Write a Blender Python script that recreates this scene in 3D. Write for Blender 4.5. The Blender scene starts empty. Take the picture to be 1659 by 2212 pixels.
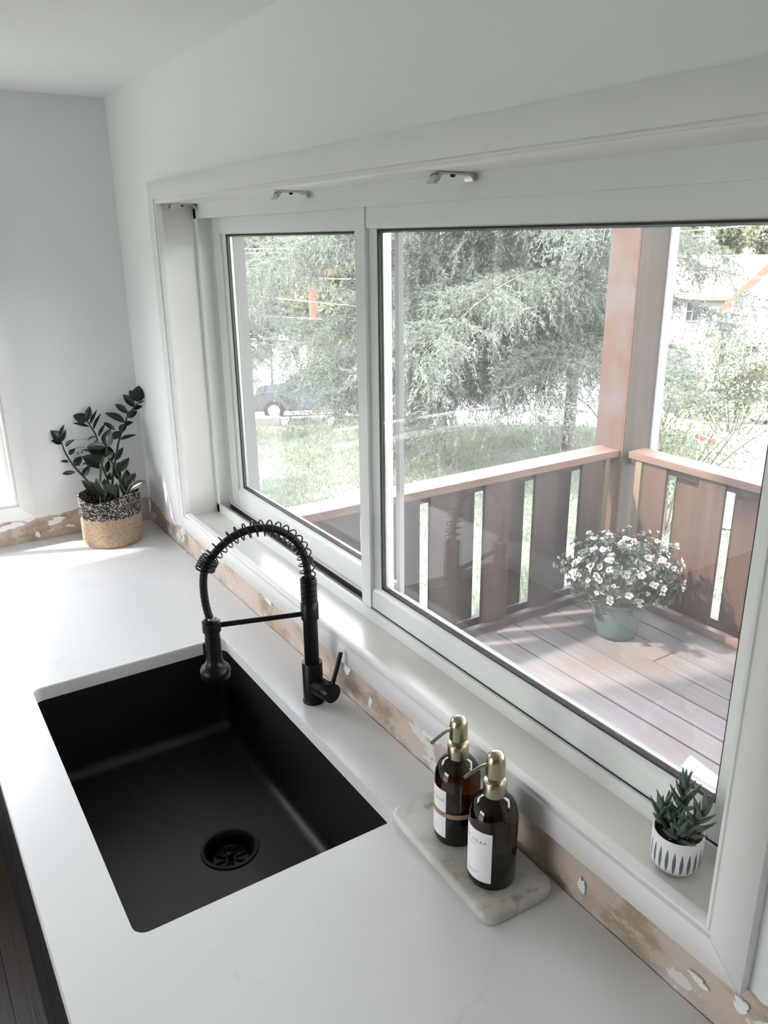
import bpy, bmesh, math, random
import numpy as np
from mathutils import Vector, Matrix

random.seed(7)
rng = np.random.default_rng(7)
PI = math.pi
SC = bpy.context.scene
COL = SC.collection

# ------------------------------------------------------------------ camera
cam_data = bpy.data.cameras.new('camera')
cam = bpy.data.objects.new('camera', cam_data)
COL.objects.link(cam)
YAW, PITCH, ROLL = 1.0052, -0.3308, -0.0115
fw = Vector((-math.sin(YAW) * math.cos(PITCH), math.cos(YAW) * math.cos(PITCH), math.sin(PITCH)))
rt = Vector((math.cos(YAW), math.sin(YAW), 0))
up = rt.cross(fw)
r2 = rt * math.cos(ROLL) + up * math.sin(ROLL)
u2 = -rt * math.sin(ROLL) + up * math.cos(ROLL)
M = Matrix((r2, u2, -fw)).transposed().to_4x4()
M.translation = Vector((2.5833, -0.7059, 0.8936))
cam.matrix_world = M
cam_data.sensor_fit = 'HORIZONTAL'
cam_data.sensor_width = 36
cam_data.lens = 1729.0 / 1659.0 * 36
cam_data.clip_start = 0.02
cam_data.clip_end = 400
SC.camera = cam

# ------------------------------------------------------------------ world, sun, exposure
world = bpy.data.worlds.new('sky')
SC.world = world
world.use_nodes = True
wn = world.node_tree
bg = wn.nodes['Background']
geo = wn.nodes.new('ShaderNodeTexCoord')
sep = wn.nodes.new('ShaderNodeSeparateXYZ')
ramp = wn.nodes.new('ShaderNodeValToRGB')
ramp.color_ramp.elements[0].position = 0.0
ramp.color_ramp.elements[0].color = (1.0, 0.98, 0.985, 1)
ramp.color_ramp.elements[1].position = 0.7
ramp.color_ramp.elements[1].color = (0.88, 0.90, 1.0, 1)
wn.links.new(geo.outputs['Generated'], sep.inputs[0])
wn.links.new(sep.outputs['Z'], ramp.inputs[0])
wn.links.new(ramp.outputs[0], bg.inputs['Color'])
bg.inputs['Strength'].default_value = SKY_STRENGTH = 1.5

sun_data = bpy.data.lights.new('sun', 'SUN')
sun_data.energy = 1.9
sun_data.color = (1.0, 0.93, 0.83)
sun_data.angle = math.radians(2.5)
sun = bpy.data.objects.new('sun', sun_data)
COL.objects.link(sun)
SUN_DIR = Vector((0.25, 0.62, -0.60)).normalized()
sun.rotation_euler = SUN_DIR.to_track_quat('-Z', 'Y').to_euler()
sun.location = (-4, -8, 9)

SC.view_settings.view_transform = 'Standard'
SC.view_settings.look = 'None'
SC.view_settings.gamma = 1
SC.view_settings.use_curve_mapping = False
SC.view_settings.exposure = 3.27
SC.cycles.max_bounces = 14
SC.cycles.diffuse_bounces = 7
SC.cycles.glossy_bounces = 5
SC.cycles.transmission_bounces = 10
SC.cycles.transparent_max_bounces = 16
SC.cycles.use_denoising = True
SC.cycles.sample_clamp_indirect = 8
SC.cycles.caustics_reflective = False
SC.cycles.caustics_refractive = False


# ------------------------------------------------------------------ helpers
class MB:
    """Collects faces and builds ONE mesh object."""
    def __init__(self):
        self.v = []
        self.f = []

    def add(self, vs, fs):
        o = len(self.v)
        self.v += [tuple(map(float, a)) for a in vs]
        self.f += [tuple(o + i for i in f) for f in fs]
        return self

    def box(self, x0, x1, y0, y1, z0, z1):
        return self.add([(x0, y0, z0), (x1, y0, z0), (x1, y1, z0), (x0, y1, z0),
                         (x0, y0, z1), (x1, y0, z1), (x1, y1, z1), (x0, y1, z1)],
                        [(0, 3, 2, 1), (4, 5, 6, 7), (0, 1, 5, 4), (1, 2, 6, 5), (2, 3, 7, 6), (3, 0, 4, 7)])

    def prism(self, poly, axis, a, b):
        """poly = list of 2-D points in the two other axes, extruded along axis from a to b."""
        def mk(p, t):
            return {'x': (t, p[0], p[1]), 'y': (p[0], t, p[1]), 'z': (p[0], p[1], t)}[axis]
        n = len(poly)
        vs = [mk(p, a) for p in poly] + [mk(p, b) for p in poly]
        fs = [tuple(range(n - 1, -1, -1)), tuple(range(n, 2 * n))]
        fs += [(i, (i + 1) % n, n + (i + 1) % n, n + i) for i in range(n)]
        return self.add(vs, fs)

    def lathe(self, prof, c=(0, 0, 0), seg=40, sx=1.0, sy=1.0, caps=True):
        n = len(prof)
        vs = []
        for i in range(seg):
            a = 2 * PI * i / seg
            for r, z in prof:
                vs.append((c[0] + r * math.cos(a) * sx, c[1] + r * math.sin(a) * sy, c[2] + z))
        fs = []
        for i in range(seg):
            j = (i + 1) % seg
            for k in range(n - 1):
                fs.append((i * n + k, j * n + k, j * n + k + 1, i * n + k + 1))
        if caps:
            if prof[0][0] > 1e-6:
                fs.append(tuple(i * n for i in range(seg - 1, -1, -1)))
            if prof[-1][0] > 1e-6:
                fs.append(tuple(i * n + n - 1 for i in range(seg)))
        return self.add(vs, fs)

    def tube(self, pts, rad, seg=10, caps=True):
        pts = [Vector(p) for p in pts]
        n = len(pts)
        if not hasattr(rad, '__len__'):
            rad = [rad] * n
        t = (pts[1] - pts[0]).normalized()
        nn = t.orthogonal().normalized()
        vs = []
        for i in range(n):
            tt = (pts[min(i + 1, n - 1)] - pts[max(i - 1, 0)]).normalized()
            q = t.rotation_difference(tt)
            nn = (q @ nn)
            nn = (nn - tt * nn.dot(tt)).normalized()
            t = tt
            b = t.cross(nn)
            for k in range(seg):
                a = 2 * PI * k / seg
                vs.append(pts[i] + (nn * math.cos(a) + b * math.sin(a)) * rad[i])
        fs = []
        for i in range(n - 1):
            for k in range(seg):
                l = (k + 1) % seg
                fs.append((i * seg + k, i * seg + l, (i + 1) * seg + l, (i + 1) * seg + k))
        if caps:
            fs.append(tuple(range(seg - 1, -1, -1)))
            fs.append(tuple((n - 1) * seg + k for k in range(seg)))
        return self.add(vs, fs)

    def build(self, name, mat, parent=None, bevel=0, smooth=True, seg=2, subsurf=0, fix=True):
        me = bpy.data.meshes.new(name)
        me.from_pydata(self.v, [], self.f)
        if fix or bevel:
            bm = bmesh.new()
            bm.from_mesh(me)
            bmesh.ops.remove_doubles(bm, verts=bm.verts, dist=1e-6)
            bmesh.ops.recalc_face_normals(bm, faces=bm.faces)
            if bevel:
                es = [e for e in bm.edges if len(e.link_faces) == 2 and e.calc_face_angle(0) > 0.6]
                bmesh.ops.bevel(bm, geom=es, offset=bevel, segments=seg, affect='EDGES', clamp_overlap=True)
            bm.to_mesh(me)
            bm.free()
        return link(name, me, mat, parent, smooth)


def link(name, me, mat, parent=None, smooth=True):
    if mat is not None and not me.materials:
        me.materials.append(mat)
    if smooth:
        me.shade_smooth()
        try:
            me.set_sharp_from_angle(angle=math.radians(38))
        except Exception:
            pass
    o = bpy.data.objects.new(name, me)
    COL.objects.link(o)
    if parent is not None:
        o.parent = parent
    return o


def tag(o, label=None, cat=None, group=None, kind=None):
    if label: o['label'] = label
    if cat: o['category'] = cat
    if group: o['group'] = group
    if kind: o['kind'] = kind
    return o


def thing(name, label, cat, loc=(0, 0, 0), group=None, kind=None, rotz=0):
    o = bpy.data.objects.new(name, None)
    o.empty_display_size = 0.05
    COL.objects.link(o)
    o.location = loc
    o.rotation_euler = (0, 0, rotz)
    return tag(o, label, cat, group, kind)


def box(name, mat, parent, x0, x1, y0, y1, z0, z1, bevel=0.0):
    return MB().box(x0, x1, y0, y1, z0, z1).build(name, mat, parent, bevel=bevel)


def copy_tree(o, parent=None):
    c = o.copy()
    COL.objects.link(c)
    c.parent = parent
    for ch in list(o.children):
        copy_tree(ch, c)
    return c


def raw_mesh(name, verts, faces_n, idx, mat, parent=None):
    """fast numpy mesh: verts (n,3), all faces with faces_n corners, idx (m,faces_n)"""
    me = bpy.data.meshes.new(name)
    nv, nf = len(verts), len(idx)
    me.vertices.add(nv)
    me.vertices.foreach_set('co', np.asarray(verts, np.float32).ravel())
    me.loops.add(nf * faces_n)
    me.loops.foreach_set('vertex_index', np.asarray(idx, np.int32).ravel())
    me.polygons.add(nf)
    me.polygons.foreach_set('loop_start', np.arange(0, nf * faces_n, faces_n, dtype=np.int32))
    me.update(calc_edges=True)
    return link(name, me, mat, parent, smooth=False)


def catmull(P, n=8):
    P = [np.array(p, float) for p in P]
    Q = [2 * P[0] - P[1]] + P + [2 * P[-1] - P[-2]]
    out = []
    for i in range(1, len(Q) - 2):
        for k in range(n):
            t = k / n
            a, b, c, d = Q[i - 1], Q[i], Q[i + 1], Q[i + 2]
            out.append(0.5 * ((2 * b) + (-a + c) * t + (2 * a - 5 * b + 4 * c - d) * t * t + (-a + 3 * b - 3 * c + d) * t ** 3))
    out.append(P[-1])
    return out


# ------------------------------------------------------------------ materials
def new_mat(name):
    m = bpy.data.materials.new(name)
    m.use_nodes = True
    nt = m.node_tree
    return m, nt, nt.nodes['Principled BSDF']


def N(nt, typ, **kw):
    n = nt.nodes.new(typ)
    for k, v in kw.items():
        if hasattr(n, k):
            setattr(n, k, v)
        else:
            n.inputs[k.replace('_', ' ')].default_value = v
    return n


def mixc(nt, fac, a, b):
    m = nt.nodes.new('ShaderNodeMix')
    m.data_type = 'RGBA'
    for s, v in ((m.inputs[0], fac), (m.inputs[6], a), (m.inputs[7], b)):
        if isinstance(v, bpy.types.NodeSocket):
            nt.links.new(v, s)
        else:
            s.default_value = v if not isinstance(v, tuple) else (*v[:3], 1)
    return m.outputs[2]


def ramp2(nt, src, p0, p1):
    r = nt.nodes.new('ShaderNodeMapRange')
    r.inputs['From Min'].default_value = p0
    r.inputs['From Max'].default_value = p1
    nt.links.new(src, r.inputs['Value'])
    return r.outputs[0]


def coords(nt, scale=(1, 1, 1)):
    tc = nt.nodes.new('ShaderNodeTexCoord')
    mp = nt.nodes.new('ShaderNodeMapping')
    mp.inputs['Scale'].default_value = scale
    nt.links.new(tc.outputs['Object'], mp.inputs[0])
    return mp.outputs[0]


def noise(nt, vec, scale, detail=4, rough=0.5):
    n = nt.nodes.new('ShaderNodeTexNoise')
    n.inputs['Scale'].default_value = scale
    n.inputs['Detail'].default_value = detail
    n.inputs['Roughness'].default_value = rough
    nt.links.new(vec, n.inputs['Vector'])
    return n.outputs[0]


def bump(nt, bsdf, src, strength=0.2, dist=0.001):
    b = nt.nodes.new('ShaderNodeBump')
    b.inputs['Strength'].default_value = strength
    b.inputs['Distance'].default_value = dist
    nt.links.new(src, b.inputs['Height'])
    nt.links.new(b.outputs[0], bsdf.inputs['Normal'])


def plain(name, col, rough=0.5, metal=0.0, var=0.06, vscale=12, bmp=0.0, bscale=200, spec=0.5, coat=0.0):
    m, nt, b = new_mat(name)
    v = coords(nt)
    n = noise(nt, v, vscale)
    c = mixc(nt, n, tuple(x * (1 - var) for x in col), tuple(min(1, x * (1 + var)) for x in col))
    nt.links.new(c, b.inputs['Base Color'])
    b.inputs['Roughness'].default_value = rough
    b.inputs['Metallic'].default_value = metal
    b.inputs['Specular IOR Level'].default_value = spec
    b.inputs['Coat Weight'].default_value = coat
    if bmp:
        bump(nt, b, noise(nt, v, bscale, 3), bmp)
    return m


def wood(name, c1, c2, rough=0.6, axis='x', scale=1.0, rnd=0.35, c3=None):
    m, nt, b = new_mat(name)
    s = {'x': (0.22, 9, 9), 'y': (9, 0.22, 9), 'z': (9, 9, 0.22)}[axis]
    v = coords(nt, tuple(k * scale for k in s))
    info = nt.nodes.new('ShaderNodeObjectInfo')
    add = nt.nodes.new('ShaderNodeVectorMath')
    add.operation = 'ADD'
    cmb = nt.nodes.new('ShaderNodeCombineXYZ')
    mul = N(nt, 'ShaderNodeMath', operation='MULTIPLY')
    mul.inputs[1].default_value = 37.0
    nt.links.new(info.outputs['Random'], mul.inputs[0])
    for i in range(3):
        nt.links.new(mul.outputs[0], cmb.inputs[i])
    nt.links.new(v, add.inputs[0])
    nt.links.new(cmb.outputs[0], add.inputs[1])
    n1 = noise(nt, add.outputs[0], 3.0, 6, 0.6)
    n2 = noise(nt, add.outputs[0], 14.0, 4, 0.6)
    c = mixc(nt, ramp2(nt, n1, 0.3, 0.7), c1, c2)
    c = mixc(nt, ramp2(nt, n2, 0.55, 0.8), c, tuple(x * 0.62 for x in c1))
    if c3:
        c = mixc(nt, ramp2(nt, noise(nt, coords(nt), 2.2, 5, 0.65), 0.48, 0.62), c, c3)
    hv = nt.nodes.new('ShaderNodeHueSaturation')
    mr = ramp2(nt, info.outputs['Random'], 0, 1)
    mr.node.inputs['To Min'].default_value = 1 - rnd
    mr.node.inputs['To Max'].default_value = 1 + rnd * 0.6
    nt.links.new(mr, hv.inputs['Value'])
    nt.links.new(c, hv.inputs['Color'])
    nt.links.new(hv.outputs[0], b.inputs['Base Color'])
    b.inputs['Roughness'].default_value = rough
    bump(nt, b, n2, 0.35, 0.002)
    return m


MT = {}
MT['wall'] = plain('painted_drywall', (0.79, 0.80, 0.81), 0.75, var=0.015, vscale=3, bmp=0.12, bscale=350)
MT['wall_dark'] = plain('bounce_cutting_grey', (0.38, 0.38, 0.38), 0.7, var=0.02)  # unseen walls toned dark to cut bounce light in the room
MT['ceil'] = plain('ceiling_paint', (0.85, 0.85, 0.85), 0.85, var=0.01, bmp=0.1, bscale=300)
MT['trim'] = plain('gloss_white_trim', (0.79, 0.79, 0.785), 0.32, var=0.015, vscale=5)
MT['sill'] = plain('cream_gloss_sill', (0.76, 0.765, 0.73), 0.22, var=0.03, vscale=7)
MT['vinyl'] = plain('white_vinyl', (0.74, 0.75, 0.74), 0.35, var=0.01)
MT['gasket'] = plain('black_gasket', (0.012, 0.013, 0.013), 0.6)
MT['spacer'] = plain('metal_spacer', (0.45, 0.46, 0.45), 0.35, metal=0.7)
MT['black_metal'] = plain('matte_black_metal', (0.0035, 0.0035, 0.004), 0.34, metal=0.0, var=0.1, spec=0.22)
MT['hose'] = plain('black_braided_hose', (0.006, 0.006, 0.007), 0.5, spec=0.25, bmp=0.5, bscale=900)
MT['steel'] = plain('brushed_steel', (0.55, 0.55, 0.54), 0.3, metal=1.0)
MT['brass'] = plain('brushed_antique_brass', (0.42, 0.375, 0.27), 0.27, metal=1.0, var=0.12, vscale=90)
MT['sink'] = plain('black_granite_composite', (0.007, 0.008, 0.009), 0.42, var=0.4, vscale=900, bmp=0.15, bscale=900, spec=0.4)
MT['cabinet'] = plain('dark_cabinet_paint', (0.005, 0.005, 0.006), 0.5, spec=0.15)
MT['plate'] = plain('outlet_plastic', (0.74, 0.75, 0.76), 0.3, var=0.0)
MT['ink'] = plain('black_ink', (0.02, 0.02, 0.02), 0.7)
MT['paper'] = plain('white_label_paper', (0.80, 0.80, 0.82), 0.65, var=0.01)
MT['rubber'] = plain('tan_rubber_band', (0.33, 0.22, 0.15), 0.7)
MT['soil'] = plain('dark_potting_soil', (0.022, 0.014, 0.010), 0.95, var=0.6, vscale=120, bmp=1.0, bscale=300)
MT['perlite'] = plain('pale_perlite', (0.6, 0.52, 0.45), 0.9)
MT['concrete'] = plain('pale_concrete', (0.24, 0.23, 0.23), 0.9, var=0.12, vscale=2)
MT['stone'] = plain('grey_stone', (0.30, 0.29, 0.28), 0.9, var=0.3, vscale=8, bmp=0.4, bscale=30)
MT['siding'] = plain('pale_house_siding', (0.62, 0.60, 0.58), 0.8, var=0.04)
MT['outer_trim'] = plain('grey_outer_trim', (0.26, 0.265, 0.265), 0.6)
MT['edge_wood'] = plain('reddish_edge_wood', (0.11, 0.045, 0.025), 0.7)
MT['stucco'] = plain('white_stucco', (0.30, 0.295, 0.29), 0.9, var=0.03)
MT['tanwall'] = plain('tan_garage_wall', (0.085, 0.062, 0.052), 0.9, var=0.05)
MT['roof_pale'] = plain('pale_tile_roof', (0.17, 0.15, 0.11), 0.9, var=0.2, vscale=3)
MT['roof_terra'] = plain('terracotta_roof', (0.17, 0.075, 0.045), 0.9, var=0.2, vscale=4)
MT['fascia'] = plain('orange_fascia', (0.20, 0.075, 0.04), 0.8)
MT['dark_glass'] = plain('dark_window_glass', (0.03, 0.035, 0.04), 0.25)
MT['car_white'] = plain('white_car_paint', (0.30, 0.30, 0.31), 0.2, coat=0.5)
MT['car_dark'] = plain('dark_car_paint', (0.05, 0.06, 0.07), 0.2, coat=0.5)
MT['tyre'] = plain('tyre_rubber', (0.03, 0.03, 0.03), 0.9)
MT['white_wire'] = plain('pale_cable', (0.7, 0.7, 0.7), 0.5)
MT['white_alu'] = plain('white_fluted_metal', (0.62, 0.64, 0.68), 0.4)
MT['pole'] = plain('reddish_timber_pole', (0.17, 0.08, 0.055), 0.9)
MT['green_pot'] = plain('sage_green_plastic', (0.045, 0.070, 0.066), 0.55, var=0.08, vscale=9)
MT['petal'] = plain('white_petal', (0.30, 0.30, 0.265), 0.7, var=0.15, vscale=40)
MT['petal_pink'] = plain('pink_petal', (0.45, 0.20, 0.30), 0.7)
MT['petal_red'] = plain('red_petal', (0.55, 0.06, 0.10), 0.6)
MT['bark'] = plain('grey_bark', (0.11, 0.10, 0.096), 0.95, var=0.25, vscale=14, bmp=0.8, bscale=40)
MT['twig'] = plain('pale_twig_bark', (0.10, 0.08, 0.065), 0.95, var=0.2)
MT['tan_wood'] = wood('new_tan_wood', (0.11, 0.085, 0.055), (0.14, 0.11, 0.07), axis='z', rnd=0.1)
MT['redwood'] = wood('stained_redwood', (0.040, 0.019, 0.013), (0.064, 0.034, 0.024), axis='z', rnd=0.25)
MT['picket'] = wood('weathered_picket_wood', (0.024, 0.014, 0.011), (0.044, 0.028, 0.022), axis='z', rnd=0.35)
MT['picket_dark'] = wood('shaded_picket_wood', (0.016, 0.010, 0.008), (0.028, 0.018, 0.015), axis='z', rnd=0.3)  # outer pickets: shade painted into a darker copy of the wood
MT['redcap'] = wood('sun_bleached_rail_wood', (0.085, 0.046, 0.034), (0.125, 0.078, 0.064), axis='x', rnd=0.1)
MT['redcap_y'] = wood('sun_bleached_rail_wood_b', (0.085, 0.046, 0.034), (0.125, 0.078, 0.064), axis='y', rnd=0.1)
MT['post'] = wood('redwood_post', (0.046, 0.019, 0.012), (0.066, 0.031, 0.020), axis='z', rnd=0.05, c3=(0.060, 0.047, 0.047))
MT['post2'] = wood('redwood_post_grain', (0.018, 0.010, 0.007), (0.052, 0.033, 0.024), axis='z', rnd=0.1)
MT['deckwood'] = wood('weathered_deck_wood', (0.098, 0.088, 0.088), (0.15, 0.137, 0.138), axis='x', rnd=0.16, c3=(0.12, 0.095, 0.083))
MT['floorwood'] = wood('dark_oak_floor', (0.024, 0.016, 0.010), (0.042, 0.029, 0.018), axis='x', rnd=0.3, rough=0.45)


def foliage_mat(name, c1, c2, rough=0.55, trans=0.35):
    m, nt, b = new_mat(name)
    v = coords(nt)
    n = noise(nt, v, 3.0, 3)
    n2 = noise(nt, v, 60.0, 2)
    c = mixc(nt, ramp2(nt, n, 0.35, 0.65), c1, c2)
    c = mixc(nt, ramp2(nt, n2, 0.4, 0.7), c, tuple(min(1, x * 1.5) for x in c2))
    nt.links.new(c, b.inputs['Base Color'])
    b.inputs['Roughness'].default_value = rough
    tr = nt.nodes.new('ShaderNodeBsdfTranslucent')
    nt.links.new(c, tr.inputs['Color'])
    mx = nt.nodes.new('ShaderNodeMixShader')
    mx.inputs[0].default_value = trans
    out = nt.nodes['Material Output']
    nt.links.new(b.outputs[0], mx.inputs[1])
    nt.links.new(tr.outputs[0], mx.inputs[2])
    nt.links.new(mx.outputs[0], out.inputs['Surface'])
    return m


MT['added_hedge'] = foliage_mat('dark_hedge_leaf', (0.03, 0.045, 0.03), (0.06, 0.08, 0.05), 0.6, 0.2)
MT['zz'] = foliage_mat('dark_waxy_leaf', (0.007, 0.013, 0.010), (0.012, 0.022, 0.015), 0.28, 0.04)
MT['zzstem'] = plain('dark_green_stem', (0.035, 0.055, 0.038), 0.4)
MT['succ'] = foliage_mat('blue_green_succulent', (0.055, 0.088, 0.065), (0.10, 0.14, 0.115), 0.5, 0.06)
MT['azalea'] = foliage_mat('grey_green_leaf', (0.022, 0.030, 0.024), (0.042, 0.056, 0.039), 0.5, 0.25)
MT['cedar'] = foliage_mat('cedar_needle', (0.105, 0.122, 0.107), (0.175, 0.198, 0.165), 0.7, 0.45)
MT['grass'] = foliage_mat('spring_grass', (0.155, 0.19, 0.145), (0.23, 0.255, 0.20), 0.8, 0.4)
MT['lawn'] = plain('lawn_earth', (0.18, 0.205, 0.16), 0.95, var=0.25, vscale=3)
MT['bg_leaf'] = foliage_mat('yellow_green_leaf', (0.12, 0.135, 0.085), (0.18, 0.195, 0.13), 0.8, 0.4)
MT['bg_leaf2'] = foliage_mat('pale_green_leaf', (0.095, 0.115, 0.085), (0.14, 0.165, 0.12), 0.8, 0.4)
MT['shrub_leaf'] = foliage_mat('fresh_shrub_leaf', (0.075, 0.098, 0.050), (0.125, 0.150, 0.085), 0.8, 0.4)
MT['hill'] = plain('hillside_green', (0.13, 0.15, 0.12), 0.95, var=0.4, vscale=0.35)


def glass_pane_mat(name='window_pane_glass', haze=0.018, tint=0.89):  # mixes a pale veil into the glass to imitate glare over the view
    m = bpy.data.materials.new(name)
    m.use_nodes = True
    nt = m.node_tree
    nt.nodes.clear()
    out = nt.nodes.new('ShaderNodeOutputMaterial')
    lw = nt.nodes.new('ShaderNodeLayerWeight')
    lw.inputs['Blend'].default_value = 0.5
    pw = N(nt, 'ShaderNodeMath', operation='POWER')
    pw.inputs[1].default_value = 5.0
    nt.links.new(lw.outputs['Facing'], pw.inputs[0])
    ma = N(nt, 'ShaderNodeMath', operation='MULTIPLY_ADD')
    ma.inputs[1].default_value = 0.95
    ma.inputs[2].default_value = 0.036
    nt.links.new(pw.outputs[0], ma.inputs[0])
    tr = nt.nodes.new('ShaderNodeBsdfTransparent')
    tr.inputs['Color'].default_value = (tint, tint * 1.005, tint, 1)
    gl = nt.nodes.new('ShaderNodeBsdfGlossy')
    gl.inputs['Roughness'].default_value = 0.0
    df = nt.nodes.new('ShaderNodeBsdfTranslucent')
    df.inputs['Color'].default_value = (0.9, 0.9, 0.9, 1)
    dn = noise(nt, coords(nt), 6.0, 5, 0.7)
    dm = ramp2(nt, dn, 0.3, 0.75)
    dm.node.inputs['To Min'].default_value = haze * 0.6
    dm.node.inputs['To Max'].default_value = haze * 1.6
    m1 = nt.nodes.new('ShaderNodeMixShader')
    nt.links.new(dm, m1.inputs[0])
    nt.links.new(tr.outputs[0], m1.inputs[1])
    nt.links.new(df.outputs[0], m1.inputs[2])
    m2 = nt.nodes.new('ShaderNodeMixShader')
    nt.links.new(ma.outputs[0], m2.inputs[0])
    nt.links.new(m1.outputs[0], m2.inputs[1])
    nt.links.new(gl.outputs[0], m2.inputs[2])
    nt.links.new(m2.outputs[0], out.inputs['Surface'])
    return m


MT['pane'] = glass_pane_mat()
MT['pane_clear'] = glass_pane_mat('clear_pane_glass', 0.01, 0.98)


def amber_mat():
    m, nt, b = new_mat('amber_bottle_glass')
    b.inputs['Base Color'].default_value = (0.30, 0.085, 0.012, 1)
    b.inputs['Transmission Weight'].default_value = 1.0
    b.inputs['Roughness'].default_value = 0.02
    b.inputs['IOR'].default_value = 1.5
    n = noise(nt, coords(nt), 20, 2)
    c = mixc(nt, n, (0.060, 0.018, 0.004), (0.080, 0.024, 0.005))
    nt.links.new(c, b.inputs['Base Color'])
    return m


MT['amber'] = amber_mat()
MT['liquid'] = plain('dark_soap_liquid', (0.006, 0.004, 0.003), 0.3)


def counter_mat():
    m, nt, b = new_mat('white_quartz')
    v = coords(nt)
    n1 = noise(nt, v, 2.2, 8, 0.62)
    # thin faint veins where the noise crosses its middle
    s = N(nt, 'ShaderNodeMath', operation='SUBTRACT'); s.inputs[1].default_value = 0.5
    nt.links.new(n1, s.inputs[0])
    a = N(nt, 'ShaderNodeMath', operation='ABSOLUTE')
    nt.links.new(s.outputs[0], a.inputs[0])
    vein = ramp2(nt, a.outputs[0], 0.006, 0.0)
    patch = ramp2(nt, noise(nt, v, 3.1, 3), 0.52, 0.66)
    mul = N(nt, 'ShaderNodeMath', operation='MULTIPLY')
    nt.links.new(vein, mul.inputs[0]); nt.links.new(patch, mul.inputs[1])
    mul2 = N(nt, 'ShaderNodeMath', operation='MULTIPLY'); mul2.inputs[1].default_value = 0.30
    nt.links.new(mul.outputs[0], mul2.inputs[0])
    c = mixc(nt, noise(nt, v, 5, 3), (0.715, 0.72, 0.73), (0.74, 0.745, 0.755))
    c = mixc(nt, mul2.outputs[0], c, (0.45, 0.44, 0.44))
    nt.links.new(c, b.inputs['Base Color'])
    b.inputs['Roughness'].default_value = 0.28
    b.inputs['Specular IOR Level'].default_value = 0.5
    return m


MT['counter'] = counter_mat()


def marble_mat():
    m, nt, b = new_mat('cream_marble')
    v = coords(nt)
    n1 = noise(nt, v, 9, 7, 0.6)
    n2 = noise(nt, v, 26, 5, 0.6)
    c = mixc(nt, ramp2(nt, n1, 0.42, 0.66), (0.66, 0.655, 0.63), (0.42, 0.40, 0.34))
    c = mixc(nt, ramp2(nt, n2, 0.60, 0.72), c, (0.30, 0.27, 0.22))
    nt.links.new(c, b.inputs['Base Color'])
    b.inputs['Roughness'].default_value = 0.22
    b.inputs['Subsurface Weight'].default_value = 0.05
    return m


MT['marble'] = marble_mat()


def torn_mat():
    """bare drywall strip: tan and pink backing paper with remnants of white paint and skim coat"""
    m, nt, b = new_mat('torn_drywall_paper')
    v = coords(nt, (1, 1, 1.6))
    n1 = noise(nt, v, 9, 6, 0.62)
    n2 = noise(nt, v, 16, 7, 0.68)
    n3 = noise(nt, v, 60, 4, 0.6)
    c = mixc(nt, ramp2(nt, n1, 0.46, 0.62), (0.56, 0.46, 0.40), (0.36, 0.275, 0.205))
    c = mixc(nt, ramp2(nt, n2, 0.50, 0.60), c, (0.56, 0.49, 0.43))
    n4 = noise(nt, v, 5.3, 5, 0.6)
    c = mixc(nt, ramp2(nt, n4, 0.62, 0.63), c, (0.68, 0.675, 0.66))
    c = mixc(nt, ramp2(nt, n3, 0.68, 0.74), c, (0.20, 0.13, 0.09))
    nt.links.new(c, b.inputs['Base Color'])
    b.inputs['Roughness'].default_value = 0.8
    s = N(nt, 'ShaderNodeMath', operation='ADD')
    nt.links.new(ramp2(nt, n2, 0.50, 0.60), s.inputs[0]); nt.links.new(ramp2(nt, n4, 0.62, 0.63), s.inputs[1])
    bump(nt, b, s.outputs[0], 0.5, 0.0015)
    return m


MT['torn'] = torn_mat()


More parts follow.
